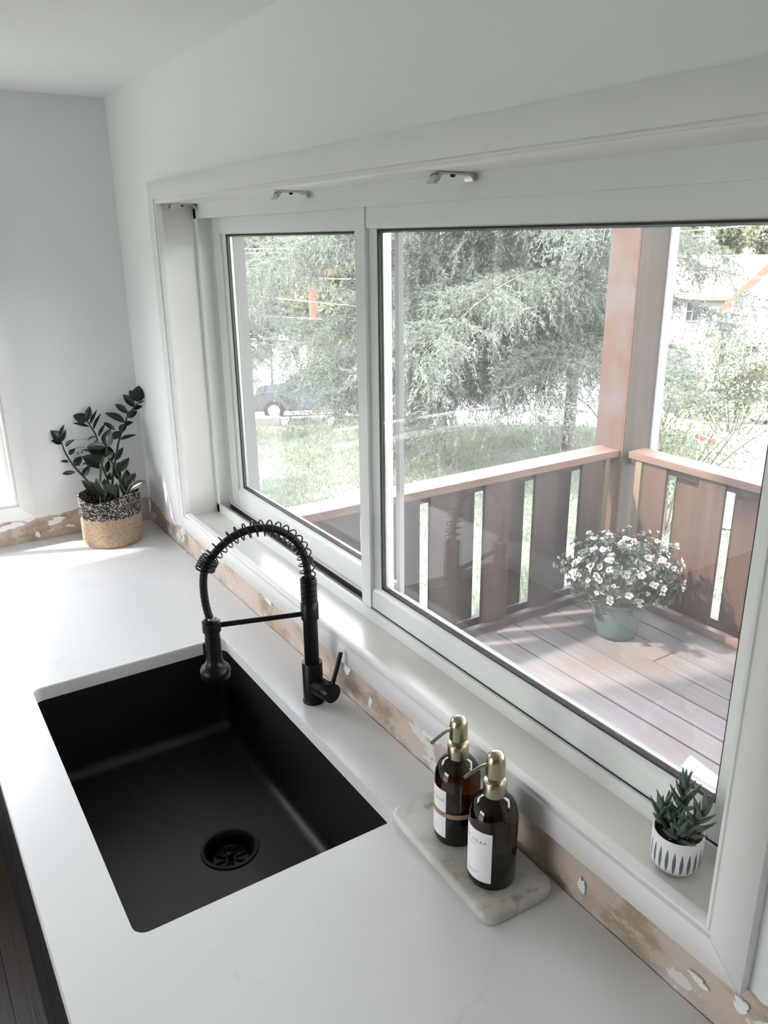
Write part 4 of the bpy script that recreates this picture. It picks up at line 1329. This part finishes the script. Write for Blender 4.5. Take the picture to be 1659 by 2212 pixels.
# ================================================================== GROUND
EX, EY = 2.58, -.70
def gz(x, y):
    d = math.hypot(x - EX, y - EY)
    pts_ = [(0, -1.8), (12.2, -1.8), (13.6, -2.35), (28, -5.0), (40, -7.3), (58, -8.2), (80, -7.0), (150, 0.0), (230, 16.0), (300, 26.0)]
    for (a, za), (b, zb) in zip(pts_, pts_[1:]):
        if d <= b:
            z = za + (zb - za) * (d - a) / (b - a)
            break
    else:
        z = 26
    if d < 12.0: z += .03 * math.sin(x * 1.3) * math.sin(y * 1.1)
    return z
def patch(name, mat, r0, r1, a0, a1, nr, na, dz=0.0, logr=True):
    vs, fs = [], []
    for i in range(nr + 1):
        t = i / nr
        r = (r0 * (r1 / r0) ** t) if logr else r0 + (r1 - r0) * t
        for j in range(na + 1):
            a = math.radians(a0 + (a1 - a0) * j / na)
            x_, y_ = EX + r * math.cos(a), EY + r * math.sin(a)
            vs.append((x_, y_, gz(x_, y_) + dz))
    for i in range(nr):
        for j in range(na):
            q = i * (na + 1) + j
            fs.append((q, q + 1, q + na + 2, q + na + 1))
    return MB().add(vs, fs).build(name, mat, None, fix=False)
tag(patch('lawn', MT['lawn'], .5, 12.0, 0, 360, 40, 180, logr=False), 'pale green lawn sloping away below the deck', 'lawn', kind='structure')
tag(patch('street', MT['concrete'], 12.01, 62, 0, 360, 30, 120), 'pale sunlit pavement and street beyond the lawn', 'street', kind='structure')
tag(patch('hillside', MT['hill'], 62.1, 300, 0, 360, 24, 120), 'distant pale green wooded hillside', 'hill', kind='structure')
tag(patch('driveway', MT['concrete'], 7.9, 12.1, 116, 125.6, 8, 8, dz=.02), 'pale concrete driveway beyond the far railing', 'driveway', kind='structure')

# grass blades over the visible lawn
gr = np.random.default_rng(5)
nb = 110000
rr = np.sqrt(gr.uniform(3.6 ** 2, 12.1 ** 2, nb)); aa = np.radians(gr.uniform(118, 168, nb))
keep = ~((rr > 7.8) & (np.degrees(aa) < 125.8))
rr, aa = rr[keep], aa[keep]
gx, gy = EX + rr * np.cos(aa), EY + rr * np.sin(aa)
clump = .5 + .5 * np.sin(gx * 2.1 + 1.3 * np.sin(gy * 1.7)) * np.sin(gy * 2.6 + gx)
gzv = np.array([gz(a, b) for a, b in zip(gx, gy)])
m = len(gx)
hgt = gr.uniform(.03, .085, m) * (.6 + .9 * clump)
ang = gr.uniform(0, 2 * PI, m)
wv_ = gr.uniform(.004, .008, m)
lean = gr.normal(0, .5, (m, 2)) * hgt[:, None]
P0 = np.stack([gx, gy, gzv - .005], 1)
sd = np.stack([np.cos(ang) * wv_, np.sin(ang) * wv_, np.zeros(m)], 1)
V = np.stack([P0 - sd, P0 + sd, P0 + np.concatenate([lean, hgt[:, None]], 1)], 1).reshape(-1, 3)
tag(raw_mesh('grass', V, 3, np.arange(m * 3).reshape(-1, 3), MT['grass']), 'short bright green grass blades on the lawn', 'grass', kind='stuff')
# taller daffodil-like clumps near the deck seen between the pickets
for i, (x_, y_, n_) in enumerate([(-1.3, 2.5, 150), (-1.6, 3.3, 150), (-1.1, 3.9, 120), (-.7, 3.5, 110), (.1, 4.3, 120), (.5, 3.8, 90)]):
    q = np.random.default_rng(i)
    a_ = q.uniform(0, 2 * PI, n_); r_ = q.uniform(0, .22, n_)
    b0 = np.stack([r_ * np.cos(a_), r_ * np.sin(a_), np.full(n_, -.01)], 1)
    hh = q.uniform(.25, .48, n_)
    dd = np.stack([np.cos(a_) * q.uniform(.1, .5, n_) * hh, np.sin(a_) * q.uniform(.1, .5, n_) * hh, hh], 1)
    s_ = np.stack([-np.sin(a_), np.cos(a_), np.zeros(n_)], 1) * .007
    mid_ = b0 + dd * .55 + np.array([0, 0, .04])
    V = np.stack([b0 - s_, b0 + s_, mid_ + s_, mid_ - s_, mid_ - s_, mid_ + s_, b0 + dd + s_ * .1, b0 + dd - s_ * .1], 1).reshape(-1, 3)
    o = raw_mesh('grass_clump', V, 4, np.arange(n_ * 8).reshape(-1, 4), MT['grass'])
    tag(o, 'clump of long narrow leaves on the lawn seen between the pickets', 'grass clump', 'leafy clumps on the lawn', 'stuff')
    o.location = (x_, y_, gz(x_, y_))
# stone edging at the end of the lawn
for i, (x_, y_, l_) in enumerate([(-8.95, 3.55, .62), (-8.70, 4.25, .58), (-8.40, 4.90, .55), (-8.05, 5.55, .60), (-7.6, 6.2, .5)]):
    o = MB().box(-l_ / 2, l_ / 2, -.10, .10, -.05, .11 + .02 * (i % 2)).build('edging_block', MT['stone'], None, bevel=.015)
    o.location = (x_, y_, gz(x_, y_)); o.rotation_euler = (0, 0, math.radians(60 + 4 * (i % 3)))
    tag(o, ['leftmost', 'second', 'middle', 'fourth', 'rightmost'][i] + ' pale edging block along the far end of the lawn', 'edging block', 'edging blocks at the lawn end')

# ================================================================== TREES
def needles(starts, dirs, lens, per, rng_, nl=.030, wd=.0022, spread=1.0):
    """triangular needles along straight twigs"""
    nt_ = len(starts)
    t = rng_.uniform(0, 1, (nt_, per))
    P = starts[:, None] + dirs[:, None] * (lens[:, None] * t)[..., None]
    rnd = rng_.normal(size=(nt_, per, 3)) * spread
    dd = dirs[:, None] * .75 + rnd * .45
    dd /= np.linalg.norm(dd, axis=2, keepdims=True)
    sdv = np.cross(dd, rng_.normal(size=(nt_, per, 3)))
    sdv /= np.linalg.norm(sdv, axis=2, keepdims=True)
    L = rng_.uniform(.7, 1.2, (nt_, per, 1)) * nl
    A = P - sdv * wd; B_ = P + sdv * wd; C_ = P + dd * L
    return np.stack([A, B_, C_], 2).reshape(-1, 3)


def cedar(base, label, height, limbs, seed, trunk_r=.085, dens=1.0):
    r_ = np.random.default_rng(seed)
    t = thing('cedar_tree', label, 'tree', base)
    tp = [(0, 0, -.3), (.02, .01, height * .3), (-.03, .03, height * .6), (.0, .0, height)]
    MB().tube(catmull(tp, 6), [trunk_r * (1 - .8 * i / 18) for i in range(19)], 12).build('trunk', MT['bark'], t)
    S, D, Ln = [], [], []
    for (a, z0, L, rise, droop) in limbs:
        a = math.radians(a)
        dr_ = np.array([math.cos(a), math.sin(a), 0]); sdn = np.array([-math.sin(a), math.cos(a), 0])
        m_ = 14
        pts_ = [np.array([0, 0, z0]) + dr_ * L * u + np.array([0, 0, rise * u - droop * u ** 2.2]) + sdn * .12 * L * math.sin(u * 2.2) * (.5) for u in np.linspace(0, 1, m_)]
        MB().tube(pts_, [max(.016 * (1 - u) * L / 3, .003) for u in np.linspace(0, 1, m_)], 6).build('limb', MT['bark'], t)
        thin = .60 if (math.degrees(a) % 360 > 330 or math.degrees(a) % 360 < 100) else 1.0
        ns = int(L * 24 * dens * thin)
        for k in range(ns):
            u = r_.uniform(.12, 1.0)
            f_ = u * (m_ - 1); i0 = min(int(f_), m_ - 2)
            P = pts_[i0] * (1 - (f_ - i0)) + pts_[i0 + 1] * (f_ - i0)
            s_ = 1 if r_.uniform() < .5 else -1
            bl = r_.uniform(.35, .95) * (1.2 - .6 * u) * thin
            bd = dr_ * r_.uniform(.3, .9) + sdn * s_ * r_.uniform(.5, 1.0) + np.array([0, 0, r_.uniform(-.25, .1)])
            bd /= np.linalg.norm(bd)
            nb_ = max(3, int(bl * 20))
            for w in np.linspace(.05, 1, nb_):
                Q = P + bd * bl * w + np.array([0, 0, -.28 * (bl * w) ** 2])
                hd_ = np.array([bd[0] * .35, bd[1] * .35, -1]) * .8 + r_.normal(size=3) * .28
                hd_ /= np.linalg.norm(hd_)
                S.append(Q); D.append(hd_); Ln.append(r_.uniform(.10, .40) * (.7 + .3 * thin))
                S.append(Q); D.append(bd + r_.normal(size=3) * .2); Ln.append(.09)
    S, D, Ln = np.array(S), np.array(D), np.array(Ln)
    V = needles(S, D, Ln, 16, r_, nl=.042, wd=.0052)
    tag(raw_mesh('foliage', V, 3, np.arange(len(V)).reshape(-1, 3), MT['cedar'], t), kind='stuff')
    print('cedar tris', len(V) // 3)
    return t


TB = Vector((-4.744, 6.81, gz(-4.744, 6.81)))
lr_ = random.Random(8)
limbs = []
# (azimuth, height on trunk, length, rise, droop)
targets = [(-5.25, 2.59, .75), (-5.13, 2.87, -.05), (-4.76, 3.58, .15), (-5.33, 3.58, .95), (-5.21, 4.72, .65), (-5.12, 4.86, -.35), (-4.5, 4.85, -.1),
           (-4.07, 5.35, .2), (-4.53, 5.59, -.6), (-3.13, 6.88, .75), (-2.61, 7.18, .35), (-2.72, 7.18, -.05), (-3.29, 7.38, -.7), (-6.6, 3.4, .5), (-6.3, 4.1, -.5), (-3.4, 5.9, .7), (-3.6, 5.7, -.2)]
for (x_, y_, z_) in targets:
    dx_, dy_ = x_ - TB.x, y_ - TB.y
    L = math.hypot(dx_, dy_)
    limbs.append((math.degrees(math.atan2(dy_, dx_)), z_ - TB.z + .25, L, .28 * L, .28 * L + .45))
for k in range(30):
    zz_ = 1.0 + 3.1 * k / 29
    L = 3.6 * (1 - .20 * k / 29) * lr_.uniform(.7, 1.05)
    az0 = (k * 137.5 + lr_.uniform(-15, 15)) % 360
    if az0 > 335 or az0 < 110:
        if zz_ < 2.6: continue
        L = min(L, 1.7)
    limbs.append((az0, zz_, L, .22 * L, .20 * L + .35))
for k in range(11):
    a_ = 190 + 120 * ((k * .618) % 1)
    L = lr_.uniform(2.2, 4.4)
    limbs.append((a_, lr_.uniform(1.15, 2.3), L, .22 * L, .22 * L + lr_.uniform(.45, .85)))
cedar(tuple(TB), 'large drooping cedar tree with a slim grey trunk on the lawn', 6.6, limbs, 31)
TB2 = Vector((-10.3, 4.1, gz(-10.3, 4.1)))
limbs2 = [(k * 137.5, 1.2 + 3.0 * k / 23, 3.2 * (1 - .25 * k / 23) * lr_.uniform(.75, 1.05), .55, 1.05) for k in range(24)]
cedar(tuple(TB2), 'drooping cedar tree behind the far end of the lawn, seen through the left pane', 6.6, limbs2, 33, dens=.6, trunk_r=.05)


def crown(name, label, base, h, rx, rz, mat, seed, n=9000, leaf=.16, trunk=True, group=None, cat='tree', ncl=26):
    q = np.random.default_rng(seed)
    t = thing(name, label, cat, base, group)
    if trunk:
        MB().tube([(0, 0, -.5), (.1, .05, h * .4), (0, 0, h * .75)], [.05 * rx / 2, .04 * rx / 2, .02], 8).build('trunk', MT['bark'], t)
    cen = q.normal(size=(ncl, 3)); cen /= np.linalg.norm(cen, axis=1, keepdims=True)
    cen *= (q.uniform(.35, .85, (ncl, 1)))
    cen = cen * np.array([rx, rx, rz]) + np.array([0, 0, h - rz])
    cr_ = q.uniform(.22, .42, ncl) * (rx + rz) / 2
    idx = q.integers(0, ncl, n)
    u = q.normal(size=(n, 3)); u /= np.linalg.norm(u, axis=1, keepdims=True)
    P = cen[idx] + u * (cr_[idx] * q.uniform(.6, 1.05, n))[:, None]
    a = q.normal(size=(n, 3)); a /= np.linalg.norm(a, axis=1, keepdims=True)
    b = np.cross(a, q.normal(size=(n, 3))); b /= np.linalg.norm(b, axis=1, keepdims=True)
    s = (q.uniform(.6, 1.3, n) * leaf)[:, None]
    V = np.stack([P - b * s * .45, P + a * s, P + b * s * .45], 1).reshape(-1, 3)
    tag(raw_mesh('foliage', V, 3, np.arange(n * 3).reshape(-1, 3), mat, t), kind='stuff')
    return t


hq = np.random.default_rng(77)
hn = 22000
HP = np.stack([hq.uniform(-.75, .75, hn), hq.uniform(-5.2, 5.2, hn), hq.uniform(0, 3.0, hn)], 1)
ax_ = hq.integers(0, 3, hn)
HP[ax_ == 0, 0] = hq.normal(.62, .08, (ax_ == 0).sum()); HP[ax_ == 1, 0] = hq.normal(-.62, .08, (ax_ == 1).sum()); HP[ax_ == 2, 2] = hq.normal(2.95, .08, (ax_ == 2).sum())
HA = hq.normal(size=(hn, 3)); HA /= np.linalg.norm(HA, axis=1, keepdims=True)
HB = np.cross(HA, hq.normal(size=(hn, 3))); HB /= np.linalg.norm(HB, axis=1, keepdims=True)
hd_g = thing('added_hedge', 'unseen leafy screen added outside the left window to darken its reflection', 'added_hedge', (-6.2, -5.0, -1.8))  # unseen greenery added to darken the left window's mirror image in the glass
tag(raw_mesh('foliage', np.stack([HP - HB * .07, HP + HA * .13, HP + HB * .07], 1).reshape(-1, 3), 3, np.arange(hn * 3).reshape(-1, 3), MT['added_hedge'], hd_g), kind='stuff')
MB().box(-.5, .5, -5.0, 5.0, 0, 2.8).build('inner_growth', MT['added_hedge'], hd_g)


def pol(deg, d):
    a = math.radians(deg)
    x_, y_ = EX + d * math.cos(a), EY + d * math.sin(a)
    return x_, y_, gz(x_, y_)
# broadleaf trees behind the cedars; degrees are compass-like bearings round the viewer's corner of the garden
bgt = [(168, 31, 7.8, 2.9, 3.4), (161.5, 36, 9.0, 2.7, 3.8), (155.5, 43, 10.2, 2.9, 4.2), (150, 34, 9.0, 2.6, 3.8), (145, 42, 10.0, 2.9, 4.2), (139.5, 35, 9.0, 2.8, 3.8), (134.5, 44, 10.0, 2.9, 4.2)]
places = ['far left of the view', 'left of the utility pole', 'right behind the utility pole', 'behind the window mullion', 'behind the middle of the cedar', 'behind the cedar, left of its trunk', 'behind the cedar trunk']
for i, (dg_, d_, h_, rx, rz) in enumerate(bgt):
    crown('broadleaf_tree', 'pale yellow-green leafy tree beyond the street, ' + places[i], pol(dg_, d_), h_, rx, rz, MT['bg_leaf'] if i % 2 else MT['bg_leaf2'], 60 + i, n=11000, leaf=.24, group='leafy trees beyond the street')
for i, (dg_, d_, h_) in enumerate([(127.8, 72, 9.8), (125.3, 77, 10.6), (123.0, 70, 9.8), (120.4, 75, 10.2), (118.0, 70, 9.2), (130.4, 79, 10.2)]):
    crown('broadleaf_tree', ['yellow-green tree behind the roof of the white house, beside the downspout', 'tall pointed yellow-green tree behind the white house', 'round yellow-green tree behind the right part of the house roof', 'yellow-green tree behind the house at the window edge', 'yellow-green tree beyond the right edge of the window', 'yellow-green tree behind the timber post'][i],
          pol(dg_, d_), h_, 1.75, 3.0, MT['bg_leaf'], 90 + i, n=6000, leaf=.36, group='trees behind the white house')
for i in range(16):
    dg_ = 118 + i * 3.3
    d_ = 120 + (i * 37 % 60)
    crown('hillside_tree', 'small dark tree among many on the distant hillside', pol(dg_, d_), 9 + (i % 3) * 2, 6.5, 4.5, MT['cedar'] if i % 2 else MT['bg_leaf2'], 130 + i, n=2500, leaf=.9, trunk=False, group='trees on the distant hillside')


# leggy shrub with pink flowers right behind the far railing
def shrub(base, label, tips_, leafn, mat, seed, flowers=None, group=None, name='leggy_shrub', ls=1.0):
    q = np.random.default_rng(seed)
    t = thing(name, label, 'shrub', base, group)
    B0 = np.array(base)
    V = []
    for k, tp in enumerate(tips_):
        tp = np.array(tp) - B0
        a = np.array([q.uniform(-.12, .12), q.uniform(-.12, .12), -.05])
        mid_ = a * .4 + tp * .5 + np.array([q.uniform(-.1, .1), q.uniform(-.1, .1), .12])
        path_ = catmull([a, mid_, tp], 7)
        MB().tube(path_, [.012 * (1 - .8 * i / (len(path_) - 1)) for i in range(len(path_))], 6).build('branch', MT['twig'], t)
        n_ = leafn
        for j in range(n_):
            u = q.uniform(.35, 1.0)
            i0 = int(u * (len(path_) - 1))
            P = np.array(path_[i0]) + q.normal(size=3) * (.05 + .13 * u)
            a_ = q.normal(size=3); a_ /= np.linalg.norm(a_); b_ = np.cross(a_, q.normal(size=3)); b_ /= np.linalg.norm(b_)
            s = q.uniform(.015, .035) * ls
            V += [P - b_ * s * .4, P + a_ * s, P + b_ * s * .4]
    V = np.array(V)
    tag(raw_mesh('foliage', V, 3, np.arange(len(V)).reshape(-1, 3), mat, t), kind='stuff')
    if flowers:
        for k in range(flowers[1]):
            tp = np.array(tips_[k % len(tips_)]) - B0 + q.normal(size=3) * .16
            o = bpy.data.objects.new('flower', flowers[0]); COL.objects.link(o); o.parent = t
            o.location = tuple(tp); o.rotation_euler = tuple(q.uniform(0, 6, 3)); s = q.uniform(.9, 1.7); o.scale = (s, s, s)
    return t
PF = blossom_mesh(40, .022); PF.materials.clear(); PF.materials.append(MT['petal_pink'])
shrub((-2.05, 5.35, gz(-2.05, 5.35)), 'leggy green shrub with bare lower stems just beyond the far railing', [(-2.35, 5.2, -.55), (-2.1, 5.19, -.48), (-1.95, 5.3, -.40), (-1.8, 5.44, -.50), (-1.36, 5.67, -.36), (-1.6, 5.55, -.45), (-2.0, 5.1, -.75), (-1.5, 5.5, -.70), (-1.75, 5.2, -.62), (-1.2, 5.8, -.55)], 300, MT['shrub_leaf'], 71, ls=1.15)
b2 = pol(123.6, 13.5)
shrub(b2, 'pink-flowering bush on the slope in front of the white house', [(b2[0] + dx_, b2[1] + dy_, b2[2] + dz_) for dx_, dy_, dz_ in [(-.9, -.5, 1.6), (-.5, -.2, 2.0), (0, 0, 1.9), (.4, .3, 1.7), (.8, .5, 1.5), (-.7, -.4, 1.1), (.2, .1, 1.3), (.6, .5, 2.1), (-.2, -.1, 1.5), (-1.2, -.7, 1.3)]], 420, MT['shrub_leaf'], 72, flowers=(PF, 110), name='flowering_bush', ls=2.0)
b3 = pol(127.6, 12.2)
shrub(b3, 'low green bush at the foot of the cedar trunk', [(b3[0] + dx_, b3[1] + dy_, b3[2] + dz_) for dx_, dy_, dz_ in [(-.5, -.3, .5), (-.2, -.1, .8), (.2, .2, .7), (.5, .4, .5), (0, 0, .9)]], 200, MT['shrub_leaf'], 73, name='bush')
b4 = pol(131.5, 11.2)
shrub(b4, 'sparse yellow-green bush left of the cedar trunk at the lawn edge', [(b4[0] + dx_, b4[1] + dy_, b4[2] + dz_) for dx_, dy_, dz_ in [(-.6, -.4, .7), (-.3, -.1, 1.0), (.2, .2, .9), (.6, .5, .6), (0, 0, 1.1)]], 220, MT['bg_leaf'], 74, name='bush')
# red tulips
for i, (x_, y_, z_) in enumerate([(-3.66, 7.99, 0), (-3.58, 7.97, 0), (-3.50, 7.94, 0), (-3.42, 7.91, 0), (-3.34, 7.88, 0)]):
    t = thing('tulip', 'red tulip in the short row beside the driveway', 'flower', (x_, y_, gz(x_, y_)), group='red tulips by the driveway')
    MB().tube([(0, 0, 0), (.005, 0, .20)], .005, 6).build('stem', MT['succ'], t)
    MB().lathe([(.004, .195), (.022, .21), (.026, .235), (.018, .262), (.006, .258)], (.005, 0, 0), seg=10).build('bloom', MT['petal_red'], t)


# ================================================================== HOUSES, CARS, POLE
def house(label, org, rot, w, d, wall_h, roof_h, mw, mr, windows, gable_front=False, fascia=None, name='house'):
    t = thing(name, label, 'house', org, rotz=rot)
    box('wall', mw, t, -w / 2, w / 2, 0, d, -2.0, wall_h)
    e = .5
    if gable_front:
        MB().prism([(-w / 2, wall_h), (w / 2, wall_h), (0, wall_h + roof_h)], 'y', 0, d).build('gable', mw, t)
        for s in (-1, 1):
            MB().prism([(0, wall_h + roof_h), (0, wall_h + roof_h + .22), (s * (w / 2 + e), wall_h - roof_h * e / (w / 2) + .22), (s * (w / 2 + e), wall_h - roof_h * e / (w / 2))], 'y', -e, d).build('roof_slope', mr, t)
            MB().prism([(0, wall_h + roof_h - .12), (0, wall_h + roof_h + .24), (s * (w / 2 + e), wall_h - roof_h * e / (w / 2) + .24), (s * (w / 2 + e), wall_h - roof_h * e / (w / 2) - .12)], 'y', -e - .06, -e).build('fascia_board', fascia or mr, t)
    else:
        MB().prism([(0, wall_h), (d, wall_h), (d / 2, wall_h + roof_h)], 'x', -w / 2, w / 2).build('gable', mw, t)
        MB().prism([(-e, wall_h - roof_h * e / (d / 2)), (d / 2, wall_h + roof_h), (d / 2, wall_h + roof_h + .2), (-e, wall_h - roof_h * e / (d / 2) + .2)], 'x', -w / 2 - e, w / 2 + e).build('roof_slope', mr, t)
        MB().prism([(d + e, wall_h - roof_h * e / (d / 2)), (d / 2, wall_h + roof_h), (d / 2, wall_h + roof_h + .2), (d + e, wall_h - roof_h * e / (d / 2) + .2)], 'x', -w / 2 - e, w / 2 + e).build('roof_slope', mr, t)
    for (x0, x1, z0, z1) in windows:
        wf_ = thing('window', None, None); wf_.parent = t
        mitred(['window_frame'] * 4, MT['car_white'], wf_, (x0, x1, z0, z1), [(0, 0), (.09, 0), (.09, .08), (0, .08)], base=-.081)
        MB().box(x0 + .09, x1 - .09, -.03, -.01, z0 + .09, z1 - .09).build('pane', MT['dark_glass'], wf_)
        mu = MB().box((x0 + x1) / 2 - .03, (x0 + x1) / 2 + .03, -.06, -.031, z0 + .09, z1 - .09)
        mu.box(x0 + .09, x1 - .09, -.0605, -.0311, (z0 + z1) / 2 - .025, (z0 + z1) / 2 + .025).build('glazing_bars', MT['car_white'], wf_)
    return t


def facing(deg, d, z=None):
    x_, y_, z_ = pol(deg, d)
    return (x_, y_, z_ if z is None else z), math.radians(deg - 90)
# coordinates across the front run left to right as seen from the garden
o_, r_ = facing(124.9, 56, -8.2)
house('large white two-storey house with a pale tiled roof beyond the street', o_, r_, 14, 8, 5.4, 2.15, MT['stucco'], MT['roof_pale'],
      [(-2.35, -1.5, 3.75, 5.05), (-.1, .8, 1.1, 2.6), (-5.8, -4.6, 3.5, 4.9)])
o_, r_ = facing(120.3, 48, -8.0)
house('white gabled house with an orange roof edge in front of the pale tiled roof', o_, r_, 7.2, 5, 5.4, 4.1, MT['stucco'], MT['roof_terra'], [(-2.75, -1.85, 2.3, 3.2)], gable_front=True, fascia=MT['fascia'])
o_, r_ = facing(120.7, 41, -7.3)
house('low tan garage with a white roof edge in front of the white house', o_, r_, 7.0, 3, 1.3, 1.9, MT['tanwall'], MT['siding'], [], gable_front=True, fascia=MT['car_white'], name='garage')
o_, r_ = facing(135.2, 68, -8.0)
house('house with a terracotta roof glimpsed behind the cedar trunk', o_, r_, 9, 6, 3.2, 2.2, MT['stucco'], MT['roof_terra'], [(-3.0, -1.8, 1.0, 2.4)])
for i, (dg_, d_, w_) in enumerate([(125.35, 150, 8), (122.1, 148, 9)]):
    o_, r_ = facing(dg_, d_)
    house(['white hillside house with a grey-blue roof at the top of the view', 'white hillside house at the upper right of the view'][i], (o_[0], o_[1], o_[2] - .5), r_, w_ * .72, 5, 3.4, 1.8, MT['stucco'], MT['stone'],
          [(-2.6, -1.2, 1.0, 2.4), (.6, 2.0, 1.0, 2.4)])


def car(label, org, rot, paint):
    t = thing('car', label, 'car', org, rotz=rot)
    prof = [(-2.15, .30), (-2.18, .62), (-1.95, .86), (-1.10, .95), (-.55, 1.38), (.85, 1.42), (1.55, .98), (2.05, .90), (2.18, .60), (2.12, .30)]
    MB().prism(prof, 'y', -.86, .86).build('body', paint, t, bevel=.05)
    MB().prism([(-.98, .97), (-.50, 1.32), (.10, 1.35), (.10, .97)], 'y', -.87, -.855).build('side_window', MT['dark_glass'], t)
    MB().prism([(.18, .97), (.18, 1.35), (.80, 1.34), (1.35, .99)], 'y', -.87, -.855).build('side_window', MT['dark_glass'], t)
    for x_ in (-1.38, 1.35):
        for y_ in (-.80, .80):
            w_ = MB(); s = 1 if y_ > 0 else -1
            w_.tube([(x_, y_ - .1, .33), (x_, y_ + .1, .33)], .33, 20)
            wo = w_.build('wheel', MT['tyre'], t)
            MB().tube([(x_, y_ + s * .1, .33), (x_, y_ + s * .115, .33)], .20, 16).build('hub_cap', MT['steel'], wo)
    return t
p_ = pol(152.4, 27)
car('dark car parked on the street, seen low through the left pane', (p_[0], p_[1], p_[2] + .03), math.radians(62), MT['car_dark'])
p_ = pol(124.3, 34)
car('dark car parked on the street behind the leggy shrub', (p_[0], p_[1], p_[2] + .03), math.radians(34), MT['car_dark'])
p_ = pol(122.3, 31.5)
car('white car parked on the street at the right window edge', (p_[0], p_[1], p_[2] + .03), math.radians(34), MT['car_white'])

pz = gz(-24.0, 13.2)
up_ = thing('utility_pole', 'reddish wooden utility pole beyond the cedars, seen through the left pane', 'pole', (-24.0, 13.2, pz))
MB().tube([(0, 0, -.2), (0, 0, .15 - pz)], [.17, .12], 12).build('shaft', MT['pole'], up_)
ca = MB().box(-.9, .9, -.06, .06, -.06, .06).build('crossarm', MT['pole'], up_)
ca.location = (0, 0, -.25 - pz); ca.rotation_euler = (0, 0, math.radians(60))
wires = [((-14.07, 6.13, .63), (-9.55, 12.59, .91)), ((-14.08, 6.10, .11), (-9.49, 12.64, -.07)), ((-14.09, 6.07, -.27), (-9.44, 12.69, -.95)), ((-15.6, 6.9, -.85), (-10.9, 13.6, -1.22)), ((-14.08, 6.1, .55), (-9.55, 12.59, .80))]
for i, (a, b) in enumerate(wires):
    a, b = Vector(a), Vector(b)
    d_ = b - a
    a2, b2_ = a - d_ * .6, b + d_ * .6
    pts_ = [a2.lerp(b2_, u) + Vector((0, 0, -.25 * 4 * u * (1 - u) + .25)) for u in np.linspace(0, 1, 14)]
    tag(MB().tube(pts_, .009, 6).build('utility_cable', MT['white_wire'], None), ['topmost', 'third', 'fourth', 'lowest', 'second'][i] + ' pale overhead cable crossing behind the cedar', 'cable', 'overhead cables')
